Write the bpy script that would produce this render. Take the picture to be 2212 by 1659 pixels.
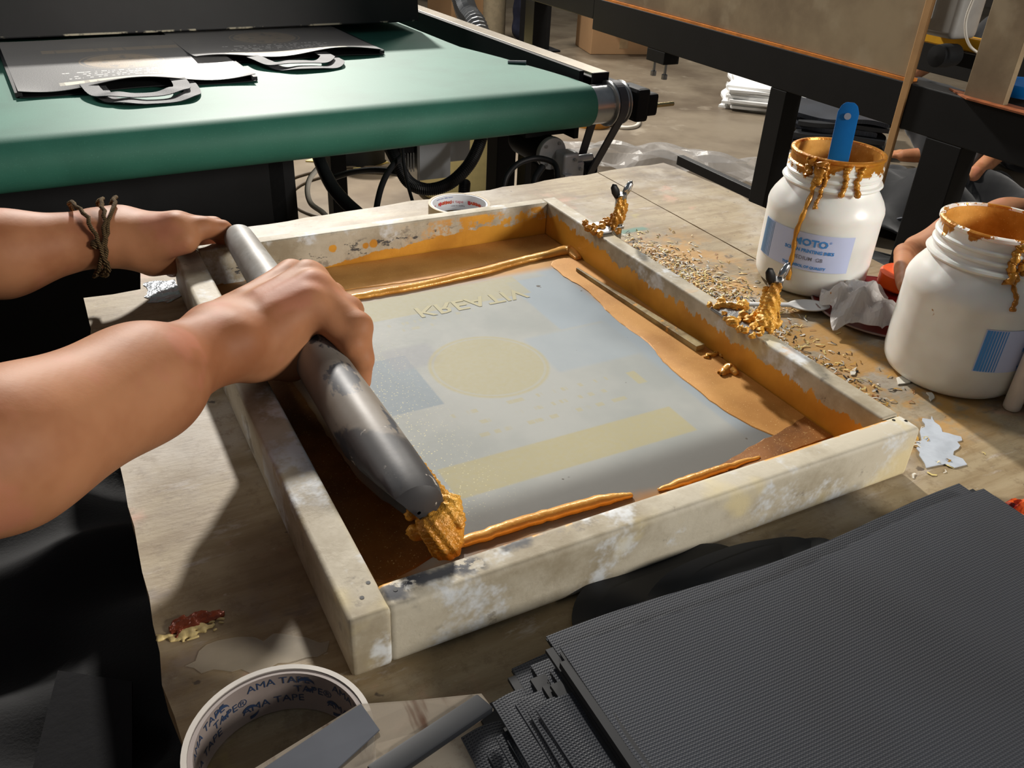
import bpy, bmesh, math, random
import numpy as np
from mathutils import Vector, Matrix, Euler, noise as mnoise

for o in list(bpy.data.objects):
    bpy.data.objects.remove(o)
random.seed(7)
rng = np.random.default_rng(7)
SC = bpy.context.scene
COL = SC.collection
PI = math.pi

# ------------------------------------------------------------ camera
T = 0.75                                   # height of the work table top
PW, PH = 2212, 1659
FPX = 1846.82
PITCH, ROLL, YAW = math.radians(31.482), math.radians(3.185), math.radians(60.355)
CAM = Vector((-0.0966, -0.2898, 1.0882))
_f = Vector((math.cos(YAW)*math.cos(PITCH), math.sin(YAW)*math.cos(PITCH), -math.sin(PITCH)))
_r0 = Vector((math.sin(YAW), -math.cos(YAW), 0))
_u0 = _r0.cross(_f)
_r = math.cos(ROLL)*_r0 + math.sin(ROLL)*_u0
_u = -math.sin(ROLL)*_r0 + math.cos(ROLL)*_u0
cam = bpy.data.cameras.new('camera')
cam.sensor_width = 36
cam.sensor_fit = 'HORIZONTAL'
cam.lens = FPX/PW*36
cam.clip_start = 0.02
camo = bpy.data.objects.new('camera', cam)
COL.objects.link(camo)
mw = Matrix.Identity(4)
for i in range(3):
    mw[i][0], mw[i][1], mw[i][2], mw[i][3] = _r[i], _u[i], -_f[i], CAM[i]
camo.matrix_world = mw
SC.camera = camo

# ------------------------------------------------------------ light
SC.view_settings.view_transform = 'Standard'
SC.view_settings.look = 'None'
SC.view_settings.gamma = 1
SC.view_settings.use_curve_mapping = False
SC.view_settings.exposure = 0.0
w = bpy.data.worlds.new('world')
SC.world = w
w.use_nodes = True
w.node_tree.nodes['Background'].inputs[0].default_value = (0.80, 0.90, 1.0, 1)
w.node_tree.nodes['Background'].inputs[1].default_value = 0.115


def area(name, loc, target, power, size, color):
    l = bpy.data.lights.new(name, 'AREA')
    l.shape = 'DISK'
    l.size = size
    l.energy = power
    l.color = color
    o = bpy.data.objects.new(name, l)
    COL.objects.link(o)
    o.location = loc
    o.rotation_euler = (Vector(target)-Vector(loc)).to_track_quat('-Z', 'Y').to_euler()
    return o


area('hall_lamp', (0.98, 4.4, 3.15), (0.15, 0.25, 0.75), 335, 0.26, (1.0, 0.95, 0.88))
area('side_lamp', (1.55, -1.55, 1.55), (0.3, 0.25, 0.8), 44, 0.45, (1.0, 0.94, 0.86))
area('added_left_fill', (-2.2, 3.2, 3.3), (0.6, 0.9, 0.8), 36, 1.1, (1.0, 0.96, 0.90))  # added fill from the left, brightens the upright panels
area('rear_lamp', (3.4, 4.6, 3.4), (2.6, 3.0, 0.0), 110, 1.2, (1.0, 0.95, 0.86))


# ------------------------------------------------------------ unprojection helpers (a pixel to a point on a real plane)
def ray(px, py):
    return _f + _r*((px-PW/2)/FPX) - _u*((py-PH/2)/FPX)


def onz(px, py, z=T):
    d = ray(px, py)
    return CAM + d*((z-CAM.z)/d.z)


def onx(px, py, x):
    d = ray(px, py)
    return CAM + d*((x-CAM.x)/d.x)


def ony(px, py, y):
    d = ray(px, py)
    return CAM + d*((y-CAM.y)/d.y)


def atd(px, py, depth):
    return CAM + ray(px, py)*depth


def srgb(r, g, b):
    f = lambda c: (c/255/12.92) if c/255 <= 0.04045 else ((c/255+0.055)/1.055)**2.4
    return (f(r), f(g), f(b), 1)


# ------------------------------------------------------------ material helpers
class NT:
    def __init__(s, name):
        s.m = bpy.data.materials.new(name)
        s.m.use_nodes = True
        s.t = s.m.node_tree
        s.b = s.t.nodes['Principled BSDF']
        s.tc = s.t.nodes.new('ShaderNodeTexCoord').outputs['Object']
        s._xyz = None

    def n(s, typ):
        return s.t.nodes.new(typ)

    def link(s, a, b):
        if isinstance(a, (int, float)):
            b.default_value = a
        elif isinstance(a, tuple):
            b.default_value = a
        else:
            s.t.links.new(a, b)

    def vec(s, sc=(1, 1, 1), rot=(0, 0, 0), loc=(0, 0, 0)):
        n = s.n('ShaderNodeMapping')
        s.link(s.tc, n.inputs[0])
        n.inputs[1].default_value = loc
        n.inputs[2].default_value = rot
        n.inputs[3].default_value = sc
        return n.outputs[0]

    def noise(s, scale, detail=4, rough=.55, sc=(1, 1, 1), rot=(0, 0, 0), loc=(0, 0, 0), dist=0):
        n = s.n('ShaderNodeTexNoise')
        s.link(s.vec(sc, rot, loc), n.inputs['Vector'])
        n.inputs['Scale'].default_value = scale
        n.inputs['Detail'].default_value = detail
        n.inputs['Roughness'].default_value = rough
        n.inputs['Distortion'].default_value = dist
        return n.outputs[0]

    def voro(s, scale, feature='F1', sc=(1, 1, 1), out=0):
        n = s.n('ShaderNodeTexVoronoi')
        n.feature = feature
        s.link(s.vec(sc), n.inputs['Vector'])
        n.inputs['Scale'].default_value = scale
        return n.outputs[out]

    def wave(s, scale, dist=0, sc=(1, 1, 1), rot=(0, 0, 0), axis='X'):
        n = s.n('ShaderNodeTexWave')
        n.bands_direction = axis
        s.link(s.vec(sc, rot), n.inputs['Vector'])
        n.inputs['Scale'].default_value = scale
        n.inputs['Distortion'].default_value = dist
        return n.outputs[1]

    def math(s, op, a, b=0.0, c=0.0):
        n = s.n('ShaderNodeMath')
        n.operation = op
        for i, v in enumerate((a, b, c)):
            s.link(v, n.inputs[i])
        return n.outputs[0]

    def ramp(s, v, lo, hi):
        n = s.n('ShaderNodeMapRange')
        n.interpolation_type = 'SMOOTHSTEP'
        s.link(v, n.inputs[0])
        n.inputs[1].default_value = lo
        n.inputs[2].default_value = hi
        return n.outputs[0]

    def xyz(s):
        if s._xyz is None:
            n = s.n('ShaderNodeSeparateXYZ')
            s.link(s.tc, n.inputs[0])
            s._xyz = n.outputs
        return s._xyz

    def box(s, x0, x1, y0, y1, soft=.0008, ax=(0, 1), wob=None):
        X, Y = s.xyz()[ax[0]], s.xyz()[ax[1]]
        if wob is not None:
            X = s.math('ADD', X, wob)
            Y = s.math('ADD', Y, wob)
        a = s.math('MULTIPLY', s.ramp(X, x0-soft, x0+soft), s.ramp(X, x1+soft, x1-soft))
        b = s.math('MULTIPLY', s.ramp(Y, y0-soft, y0+soft), s.ramp(Y, y1+soft, y1-soft))
        return s.math('MULTIPLY', a, b)

    def disc(s, cx, cy, r, soft=.0008, sx=1., sy=1.):
        X, Y, _ = s.xyz()
        dx = s.math('MULTIPLY', s.math('SUBTRACT', X, cx), 1/sx)
        dy = s.math('MULTIPLY', s.math('SUBTRACT', Y, cy), 1/sy)
        d = s.math('SQRT', s.math('ADD', s.math('MULTIPLY', dx, dx), s.math('MULTIPLY', dy, dy)))
        return s.ramp(d, r+soft, r-soft)

    def mix(s, a, b, f):
        n = s.n('ShaderNodeMix')
        n.data_type = 'RGBA'
        s.link(f, n.inputs[0])
        s.link(a, n.inputs[6])
        s.link(b, n.inputs[7])
        return n.outputs[2]

    def mixf(s, a, b, f):
        n = s.n('ShaderNodeMix')
        s.link(f, n.inputs[0])
        s.link(a, n.inputs[2])
        s.link(b, n.inputs[3])
        return n.outputs[0]

    def mul(s, *a):
        r = a[0]
        for x in a[1:]:
            r = s.math('MULTIPLY', r, x)
        return r

    def mx(s, *a):
        r = a[0]
        for x in a[1:]:
            r = s.math('MAXIMUM', r, x)
        return r

    def bump(s, h, strength=.3, dist=.002):
        n = s.n('ShaderNodeBump')
        n.inputs['Strength'].default_value = strength
        n.inputs['Distance'].default_value = dist
        s.link(h, n.inputs['Height'])
        s.t.links.new(n.outputs[0], s.b.inputs['Normal'])

    def done(s, col, rough=.6, metal=0., spec=.5, **kw):
        s.link(col, s.b.inputs['Base Color'])
        s.link(rough, s.b.inputs['Roughness'])
        s.link(metal, s.b.inputs['Metallic'])
        s.link(spec, s.b.inputs['Specular IOR Level'])
        for k, v in kw.items():
            s.link(v, s.b.inputs[k.replace('_', ' ')])
        return s.m


def simple(name, rgb, rough=.6, metal=0., spec=.5, var=.18, scale=30, bump=0., bscale=300, dark=None, **kw):
    k = NT(name)
    c = srgb(*rgb)
    d = srgb(*dark) if dark else tuple(x*(1-var) for x in c[:3])+(1,)
    col = k.mix(c, d, k.ramp(k.noise(scale, 5), .35, .7))
    if bump:
        k.bump(k.noise(bscale, 3), bump, .001)
    return k.done(col, rough, metal, spec, **kw)


# ------------------------------------------------------------ mesh helpers
class MB:
    def __init__(s):
        s.v, s.f, s.mi = [], [], []

    def add(s, v, f, mi=0):
        o = len(s.v)
        s.v += [tuple(p) for p in v]
        s.f += [tuple(i+o for i in q) for q in f]
        s.mi += [mi]*len(f)
        return s

    def box(s, x0, x1, y0, y1, z0, z1, M=None, mi=0):
        v = [Vector(p) for p in ((x0, y0, z0), (x1, y0, z0), (x1, y1, z0), (x0, y1, z0), (x0, y0, z1), (x1, y0, z1), (x1, y1, z1), (x0, y1, z1))]
        if M is not None:
            v = [M @ p for p in v]
        return s.add(v, [(0, 3, 2, 1), (4, 5, 6, 7), (0, 1, 5, 4), (1, 2, 6, 5), (2, 3, 7, 6), (3, 0, 4, 7)], mi)

    def lathe(s, prof, seg=32, M=None, close=False, mi=0, cap=True):
        v, f = [], []
        for r, z in prof:
            for i in range(seg):
                a = 2*PI*i/seg
                v.append(Vector((r*math.cos(a), r*math.sin(a), z)))
        n = len(prof)
        for j in range(n if close else n-1):
            for i in range(seg):
                a, b = j*seg+i, j*seg+(i+1) % seg
                c, d = ((j+1) % n)*seg+(i+1) % seg, ((j+1) % n)*seg+i
                f.append((a, b, c, d))
        if not close:
            f.append(tuple(reversed(range(seg))))
            if cap:
                f.append(tuple((n-1)*seg+i for i in range(seg)))
        if M is not None:
            v = [M @ p for p in v]
        return s.add(v, f, mi)

    def tube(s, pts, rad, seg=10, caps=True, mi=0, rib=None):
        P = [Vector(p) for p in pts]
        n = len(P)
        R = rad if isinstance(rad, (list, tuple)) else [rad]*n
        v, f = [], []
        up = Vector((0, 0, 1))
        t0 = (P[1]-P[0]).normalized()
        if abs(t0.dot(up)) > .9:
            up = Vector((1, 0, 0))
        nx = t0.cross(up).normalized()
        for i in range(n):
            t = (P[min(i+1, n-1)]-P[max(i-1, 0)]).normalized()
            nx = (nx - t*nx.dot(t)).normalized()
            ny = t.cross(nx)
            r = R[i]*(1+(rib if (rib and i % 2) else 0))
            for k in range(seg):
                a = 2*PI*k/seg
                v.append(P[i]+nx*(r*math.cos(a))+ny*(r*math.sin(a)))
        for i in range(n-1):
            for k in range(seg):
                f.append((i*seg+k, i*seg+(k+1) % seg, (i+1)*seg+(k+1) % seg, (i+1)*seg+k))
        if caps:
            f.append(tuple(reversed(range(seg))))
            f.append(tuple((n-1)*seg+k for k in range(seg)))
        return s.add(v, f, mi)

    def prism(s, poly, z0, z1, mi=0):
        n = len(poly)
        v = [(p[0], p[1], z0) for p in poly]+[(p[0], p[1], z1) for p in poly]
        f = [tuple(reversed(range(n))), tuple(range(n, 2*n))]
        f += [(i, (i+1) % n, n+(i+1) % n, n+i) for i in range(n)]
        return s.add(v, f, mi)

    def grid(s, fn, nu, nv, thick=0., mi=0):
        """fn(u,v)->Vector; a sheet, given thickness along -normal(z) when thick"""
        top = [Vector(fn(i/nu, j/nv)) for j in range(nv+1) for i in range(nu+1)]
        f = [(j*(nu+1)+i, j*(nu+1)+i+1, (j+1)*(nu+1)+i+1, (j+1)*(nu+1)+i) for j in range(nv) for i in range(nu)]
        if not thick:
            return s.add(top, f, mi)
        m = len(top)
        bot = [p-Vector((0, 0, thick)) for p in top]
        g = f+[tuple(reversed([k+m for k in q])) for q in f]
        ring = [i for i in range(nu+1)]+[j*(nu+1)+nu for j in range(1, nv+1)]+[nv*(nu+1)+i for i in range(nu-1, -1, -1)]+[j*(nu+1) for j in range(nv-1, 0, -1)]
        for a, b in zip(ring, ring[1:]+ring[:1]):
            g.append((b, a, a+m, b+m))
        return s.add(top+bot, g, mi)

    def build(s, name, mats, parent=None, smooth=False, bevel=0., bseg=2, sub=0, fixn=False):
        me = bpy.data.meshes.new(name)
        me.from_pydata(s.v, [], s.f)
        me.update()
        if bevel or fixn:
            bm = bmesh.new()
            bm.from_mesh(me)
            if fixn:
                bmesh.ops.recalc_face_normals(bm, faces=bm.faces)
            if bevel:
                ed = [e for e in bm.edges if len(e.link_faces) == 2 and e.calc_face_angle(0) > .5]
                bmesh.ops.bevel(bm, geom=ed, offset=bevel, segments=bseg, affect='EDGES', profile=.6)
            bm.to_mesh(me)
            bm.free()
        mats = mats if isinstance(mats, (list, tuple)) else [mats]
        for m in mats:
            me.materials.append(m)
        if len(mats) > 1 and len(me.polygons) == len(s.mi):
            me.polygons.foreach_set('material_index', s.mi)
        if smooth:
            me.polygons.foreach_set('use_smooth', [True]*len(me.polygons))
            if smooth != 'all':
                try:
                    me.set_sharp_from_angle(angle=math.radians(40))
                except Exception:
                    pass
        return put(name, me, parent)


def put(name, me, parent=None):
    o = bpy.data.objects.new(name, me)
    COL.objects.link(o)
    if parent is not None:
        o.parent = parent
        root = parent
        while root.parent:
            root = root.parent
        if not root.get('local'):
            # meshes are modelled in world space; parents are translation-only
            wl = Vector((0, 0, 0))
            p = parent
            while p:
                wl = wl + p.location
                p = p.parent
            o.location = -wl
    return o


def tag(o, label, cat, group=None):
    o['label'] = label
    o['category'] = cat
    if group:
        o['group'] = group
    return o


def thing(name, label, cat, loc=(0, 0, 0), group=None, local=False, rz=0.):
    o = bpy.data.objects.new(name, None)
    COL.objects.link(o)
    o.location = loc
    o.rotation_euler = (0, 0, rz)
    o.empty_display_size = .05
    if local:
        o['local'] = 1
    return tag(o, label, cat, group)


def struct(o):
    o['kind'] = 'structure'
    return o


def text_geo(body, size, bold=0.0, align='LEFT'):
    cu = bpy.data.curves.new('t', 'FONT')
    cu.body = body
    cu.size = size
    cu.align_x = align
    cu.offset = bold
    cu.resolution_u = 2
    o = bpy.data.objects.new('t', cu)
    COL.objects.link(o)
    dg = bpy.context.evaluated_depsgraph_get()
    me = bpy.data.meshes.new_from_object(o.evaluated_get(dg))
    v = [tuple(p.co) for p in me.vertices]
    f = [tuple(p.vertices) for p in me.polygons]
    bpy.data.objects.remove(o)
    bpy.data.meshes.remove(me)
    bpy.data.curves.remove(cu)
    return v, f


# ------------------------------------------------------------ smooth-union capsule surfaces (hands, bodies, cloth)
def surf(prims, h, k=.008, smooth=1, disp=None):
    """prims: (a, b, ra, rb[, k]); returns verts (n,3), faces"""
    lo = np.min([np.minimum(np.array(p[0])-p[2], np.array(p[1])-p[3]) for p in prims], 0)-3*h
    hi = np.max([np.maximum(np.array(p[0])+p[2], np.array(p[1])+p[3]) for p in prims], 0)+3*h
    n = np.ceil((hi-lo)/h).astype(int)+1
    F = np.full(n, .2, np.float32)
    ax = [lo[i]+h*np.arange(n[i]) for i in range(3)]
    for p in prims:
        a, b = np.array(p[0], float), np.array(p[1], float)
        ra, rb = p[2], p[3]
        kk = p[4] if len(p) > 4 else k
        m = max(ra, rb)+kk+3*h
        sl = []
        for i in range(3):
            i0 = max(int((min(a[i], b[i])-m-lo[i])/h), 0)
            i1 = min(int((max(a[i], b[i])+m-lo[i])/h)+2, n[i])
            sl.append(slice(i0, i1))
        X, Y, Z = np.meshgrid(ax[0][sl[0]], ax[1][sl[1]], ax[2][sl[2]], indexing='ij')
        ab = b-a
        L = ab@ab+1e-12
        t = np.clip(((X-a[0])*ab[0]+(Y-a[1])*ab[1]+(Z-a[2])*ab[2])/L, 0, 1)
        d = np.sqrt((X-a[0]-t*ab[0])**2+(Y-a[1]-t*ab[1])**2+(Z-a[2]-t*ab[2])**2)-(ra+t*(rb-ra))
        g = F[tuple(sl)]
        hh = np.clip(.5+.5*(g-d)/kk, 0, 1)
        F[tuple(sl)] = (g*(1-hh)+d*hh-kk*hh*(1-hh)).astype(np.float32)
    S = F < 0
    cnt = sum(S[i:n[0]-1+i, j:n[1]-1+j, l:n[2]-1+l].astype(np.int8) for i in (0, 1) for j in (0, 1) for l in (0, 1))
    act = (cnt > 0) & (cnt < 8)
    idx = np.argwhere(act)
    vid = np.full(act.shape, -1, np.int64)
    vid[act] = np.arange(len(idx))
    pos = np.zeros((len(idx), 3))
    w_ = np.zeros(len(idx))
    cs = [(i, j, l) for i in (0, 1) for j in (0, 1) for l in (0, 1)]
    for c1 in cs:
        for c2 in cs:
            if sum(abs(x-y) for x, y in zip(c1, c2)) == 1 and c1 < c2:
                fa = F[tuple((idx+c1).T)].astype(float)
                fb = F[tuple((idx+c2).T)].astype(float)
                mk = (fa < 0) != (fb < 0)
                t = np.where(mk, fa/np.where(mk, fa-fb, 1), 0)
                P = np.array(c1)+t[:, None]*(np.array(c2)-np.array(c1))
                pos[mk] += P[mk]
                w_[mk] += 1
    V = lo+h*(idx+pos/w_[:, None])
    faces = []
    for axis in range(3):
        o = [1 if i == axis else 0 for i in range(3)]
        A = S[:n[0]-o[0], :n[1]-o[1], :n[2]-o[2]]
        B = S[o[0]:, o[1]:, o[2]:]
        e = np.argwhere(A != B)
        u, v_ = (axis+1) % 3, (axis+2) % 3
        e = e[(e[:, u] > 0) & (e[:, v_] > 0) & (e[:, u] < n[u]-1) & (e[:, v_] < n[v_]-1)]
        du, dv = np.zeros(3, int), np.zeros(3, int)
        du[u] = 1
        dv[v_] = 1
        q = np.stack([vid[tuple((e-du-dv).T)], vid[tuple((e-dv).T)], vid[tuple(e.T)], vid[tuple((e-du).T)]], 1)
        ins = A[tuple(e.T)]
        q[~ins] = q[~ins][:, ::-1]
        faces.append(q)
    Q = np.concatenate(faces)
    Q = Q[(Q >= 0).all(1)]
    for _ in range(smooth):
        acc = np.zeros_like(V)
        c = np.zeros(len(V))
        for i in range(4):
            np.add.at(acc, Q[:, i], V[Q[:, (i+1) % 4]])
            np.add.at(c, Q[:, i], 1)
            np.add.at(acc, Q[:, (i+1) % 4], V[Q[:, i]])
            np.add.at(c, Q[:, (i+1) % 4], 1)
        V = .45*V+.55*acc/c[:, None]
    if disp is not None:
        V = V+disp(V)
    return V, Q


def surf_obj(name, parts, mat, parent=None):
    """parts: list of (V,Q) -> one mesh object"""
    mb = MB()
    for V, Q in parts:
        mb.add(V.tolist(), Q.tolist())
    return mb.build(name, mat, parent, smooth='all')
# ============================================================ room
k = NT('concrete floor')
c = k.mix(srgb(126, 114, 97), srgb(92, 80, 66), k.ramp(k.noise(1.6, 8, .6), .38, .68))
c = k.mix(c, srgb(146, 135, 119), k.ramp(k.noise(4.5, 6, .6, loc=(3, 1, 0)), .58, .75))
k.bump(k.noise(40, 4), .08, .002)
M_floor = k.done(c, k.mixf(.28, .5, k.noise(3, 4)), 0, .5)
M_wall = simple('plaster wall', (120, 112, 102), .85, scale=3)
struct(MB().box(-6, 9, -4, 10, -.1, 0).build('floor', M_floor))
struct(MB().box(-6, 9, 10, 10.15, 0, 3.6).build('wall_back', M_wall))
struct(MB().box(9, 9.15, -4, 10, 0, 3.6).build('wall_right', M_wall))
struct(MB().box(-6.15, -6, -4, 10, 0, 3.6).build('wall_left', M_wall))

# ============================================================ work table
k = NT('stained plywood')
grain = k.noise(9, 6, .6, sc=(1, 9, 1))
c = k.mix(srgb(160, 144, 114), srgb(136, 117, 86), k.ramp(grain, .35, .65))
c = k.mix(c, srgb(172, 162, 147), k.ramp(k.noise(7, 5, .6), .5, .68))
c = k.mix(c, srgb(120, 110, 106), k.mul(.75, k.ramp(k.noise(11, 5, .65, loc=(5, 2, 0)), .56, .72)))
c = k.mix(c, srgb(196, 146, 124), k.mul(.55, k.ramp(k.noise(13, 4, .6, loc=(1, 7, 0)), .62, .72)))
c = k.mix(c, srgb(176, 162, 90), k.mul(.6, k.ramp(k.noise(16, 3, .6, loc=(8, 7, 0)), .68, .76)))
smear = k.ramp(k.noise(16, 4, .6, sc=(.55, 1.7, 1), rot=(0, 0, .6), loc=(2, 9, 0)), .66, .74)
c = k.mix(c, srgb(78, 72, 74), k.mul(.85, smear))
c = k.mix(c, srgb(184, 176, 168), k.mul(.6, k.ramp(k.noise(24, 5, .65, sc=(.6, 2.2, 1), rot=(0, 0, -.5), loc=(4, 4, 0)), .60, .70)))
c = k.mix(c, srgb(106, 82, 54), k.mul(.6, k.ramp(k.noise(5, 5, .6, loc=(9, 3, 0)), .54, .68)))
c = k.mix(c, srgb(112, 92, 66), k.mul(.45, k.ramp(k.noise(85, 8, .78), .50, .64)))
c = k.mix(c, srgb(192, 184, 170), k.mul(.5, k.ramp(k.noise(60, 6, .7, sc=(1, 3, 1), loc=(7, 1, 0)), .62, .70)))
speck = k.ramp(k.noise(70, 3, .5), .70, .75)
c = k.mix(c, srgb(66, 56, 50), k.mul(.8, speck))
strip = k.mul(k.box(.372, .50, .0, .40, .03), k.ramp(k.noise(26, 5, .65), .42, .56))
c = k.mix(c, srgb(188, 140, 66), k.mul(.8, strip))
# two-tone repairs and the teal and brown drips by the rear clamp
c = k.mix(c, srgb(30, 130, 118), k.mul(.7, k.box(.435, .475, .424, .434, .004, wob=k.math('MULTIPLY', k.noise(30), .02))))
c = k.mix(c, srgb(92, 74, 52), k.mul(.85, k.disc(.60, .575, .05, .03), k.ramp(k.noise(18, 4), .35, .6)))
k.bump(k.noise(120, 5, .6, sc=(1, 3, 1)), .25, .001)
M_ply = k.done(c, k.mixf(.45, .7, k.noise(12)), 0, .4)
k = NT('plywood edge')
c = k.mix(srgb(176, 146, 100), srgb(104, 76, 46), k.wave(120, 2, axis='Z'))
M_plyedge = k.done(c, .8)
M_blacksteel = simple('black painted steel', (15, 15, 16), .5, .0, .3, var=.4, scale=14, bump=.1, bscale=90)
M_darkwood = simple('dark timber', (74, 58, 42), .8, scale=20, bump=.2)


def ragged(pts, step=.02, amp=.0014):
    out = []
    for a, b in zip(pts, pts[1:]+pts[:1]):
        a, b = Vector(a), Vector(b)
        n = max(int((b-a).length/step), 1)
        d = (b-a).normalized()
        nrm = Vector((d.y, -d.x))
        for i in range(n):
            j = 0 if i == 0 else random.gauss(0, amp*(.12 if (.52 < a.x < .525 and .52 < b.x < .525) else 1))
            out.append(a.lerp(b, i/n)+nrm*j)
    return out


def board(name, poly, z0, z1, parent):
    mb = MB()
    n = len(poly)
    v = [(p[0], p[1], z0) for p in poly]+[(p[0], p[1], z1) for p in poly]
    mb.add(v, [tuple(range(n, 2*n))], 0)
    mb.add(v, [tuple(reversed(range(n)))], 0)
    mb.add(v, [(i, (i+1) % n, n+(i+1) % n, n+i) for i in range(n)], 1)
    return mb.build(name, [M_ply, M_plyedge], parent)


table = thing('work_table', 'paint-stained plywood work table under the gold-inked printing frame', 'table', (.27, .05, 0))
board('tabletop_board', ragged([(-.103, -.55), (.522, -.55), (.522, .606), (.30, .592), (.05, .574), (-.032, .566), (-.045, .50), (-.05, .463), (-.096, .463)]), T-.02, T, table)
board('tabletop_board', ragged([(.5236, -.55), (.642, -.55), (.642, .20), (.640, .36), (.643, .512), (.632, .612), (.5236, .606)]), T-.02, T, table)
for x, y in ((-.03, -.50), (.59, -.50), (.0, .50), (.59, .50)):
    MB().box(x-.025, x+.025, y-.025, y+.025, 0, T-.08).build('leg', M_darkwood, table, bevel=.003)
for y in (-.50, .50):
    MB().box(-.03, .59, y-.015, y+.015, T-.08, T-.0205).build('apron', M_darkwood, table, bevel=.002)
for x in (-.03, .59):
    MB().box(x-.015, x+.015, -.475, .475, T-.08, T-.0205).build('apron', M_darkwood, table, bevel=.002)

# ============================================================ the printing screen
IW, IL, RH = .3484, .4378, .0382
t1, t2, t3, t4 = .0208, .0187, .0156, .0130
ZM = T+.004                                 # mesh height
GOLD = srgb(222, 162, 60)


def gold_of(k, base=GOLD, dark=srgb(186, 128, 44)):
    return k.mix(base, dark, k.ramp(k.noise(14, 4), .35, .7))


def rail_mat(name, goldmask, seed, darkmask=None, bright=1.):
    k = NT(name)
    L = (seed, seed*1.7, 0)
    c = k.mix(srgb(194, 186, 167), srgb(150, 138, 115), k.ramp(k.noise(12, 6, .65, loc=L), .40, .68))
    c = k.mix(c, srgb(208, 211, 212), k.ramp(k.noise(18, 5, .7, loc=(L[1], 0, L[0])), .52, .64))
    c = k.mix(c, srgb(212, 196, 148), k.mul(.7, k.ramp(k.noise(9, 4, .6, loc=(0, L[1], L[0])), .56, .66)))
    c = k.mix(c, srgb(128, 120, 108), k.mul(.7, k.ramp(k.noise(34, 6, .7, loc=(L[0], L[0], 3)), .60, .68)))
    c = k.mix(c, srgb(58, 58, 64), k.mul(.9, k.ramp(k.noise(21, 6, .7, loc=(3, L[0], L[1])), .665, .70)))
    if darkmask:
        c = k.mix(c, srgb(52, 54, 60), darkmask(k))
    rough = .62
    met = 0.
    if goldmask:
        g = goldmask(k)
        c = k.mix(c, gold_of(k), g)
        rough = k.mixf(.62, .40, g)
        met = k.mul(.12, g)
    k.bump(k.mx(k.noise(160, 5, .6), k.noise(45, 5)), .35, .0012)
    return k.done(c, rough, met, .4)


def nz(k, s=60, loc=(0, 0, 0), sc=(1, 1, 1)):
    return k.math('SUBTRACT', k.noise(s, 4, .6, sc=sc, loc=loc), .5)


def g_right(k):      # ink on the inner face of the right rail, thinning out upwards
    X, Y, Z = k.xyz()
    lim = k.math('ADD', T+.024, k.mul(.020, nz(k, 55)))
    lim = k.math('ADD', lim, k.mul(.016, nz(k, 220, sc=(1, 1, .15))))
    lim = k.math('ADD', lim, k.mul(.004, k.math('SUBTRACT', k.ramp(Y, .30, .42), .0)))
    side = k.ramp(X, IW+.0012, IW+.0006)
    low = k.ramp(k.math('SUBTRACT', Z, lim), .0006, -.0006)
    top = k.mul(k.ramp(Z, T+RH-.002, T+RH-.001), k.box(.34, .37, .10, .20, .02), k.ramp(k.noise(60, 5), .55, .6))
    return k.mx(k.mul(side, low), top)


def g_far(k):        # ink band rising towards the right corner on the far rail
    X, Y, Z = k.xyz()
    lim = k.math('ADD', T+.005, k.mul(.017, k.ramp(X, .06, .30)))
    lim = k.math('ADD', lim, k.mul(.022, nz(k, 38)))
    side = k.ramp(Y, IL+.0012, IL+.0006)
    low = k.ramp(k.math('SUBTRACT', Z, lim), .0006, -.0006)
    blot = k.mul(k.ramp(X, .17, .26), k.ramp(k.noise(48, 6, .7), .47, .55), k.ramp(Z, T+RH-.002, T+RH-.004))
    dots = None
    for dx_, dz_, dr_ in ((.118, .0225, .0036), (.158, .0215, .0042), (.150, .0205, .003)):
        e1 = k.math('SUBTRACT', X, dx_)
        e2 = k.math('SUBTRACT', Z, T+dz_)
        dd_ = k.math('SQRT', k.math('ADD', k.mul(e1, e1), k.mul(e2, e2)))
        w_ = k.ramp(k.math('ADD', dd_, k.mul(.004, nz(k, 150))), dr_+.0005, dr_-.0005)
        dots = w_ if dots is None else k.mx(dots, w_)
    return k.mul(side, k.mx(low, blot, dots))


def g_near(k):
    X, Y, Z = k.xyz()
    side = k.ramp(Y, -.0012, -.0006)
    low = k.ramp(k.math('SUBTRACT', Z, k.math('ADD', T+.03, k.mul(.02, nz(k)))), .0006, -.0006)
    lip = k.mul(k.ramp(Y, -.004, -.002), k.ramp(k.noise(40, 4), .52, .58))
    return k.mx(k.mul(side, low), lip)


def d_near(k):
    n = k.math('MULTIPLY', nz(k, 45), .03)
    a = k.mul(k.box(.002, .055, -.012, .0, .004, wob=n), k.ramp(k.noise(90, 5, .7), .40, .48))
    b = k.mul(k.box(.068, .086, -.004, .002, .003, wob=n), .95)
    return k.mx(a, b)


def d_left(k):
    return k.mul(.55, k.ramp(k.noise(24, 5, .7), .60, .68))


M_rail_l = rail_mat('worn frame paint left', None, 1.3)
M_rail_r = rail_mat('worn frame paint right', g_right, 2.9)
def d_far(k):
    X, Y, Z = k.xyz()
    side = k.ramp(Y, IL+.0012, IL+.0006)
    return k.mul(.9, side, k.ramp(k.noise(42, 6, .7, sc=(1, 1, 2.2), loc=(2, 0, 5)), .57, .61), k.ramp(Z, T+.030, T+.024), k.ramp(X, .27, .22))


M_rail_f = rail_mat('worn frame paint far', g_far, 4.1, d_far)
M_rail_n = rail_mat('worn frame paint near', g_near, 6.7, d_near)
frame = thing('printing_screen', 'wooden screen printing frame smeared with gold ink, mesh stretched inside', 'printing frame', (IW/2, IL/2, T))
zr = T+.0005


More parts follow.
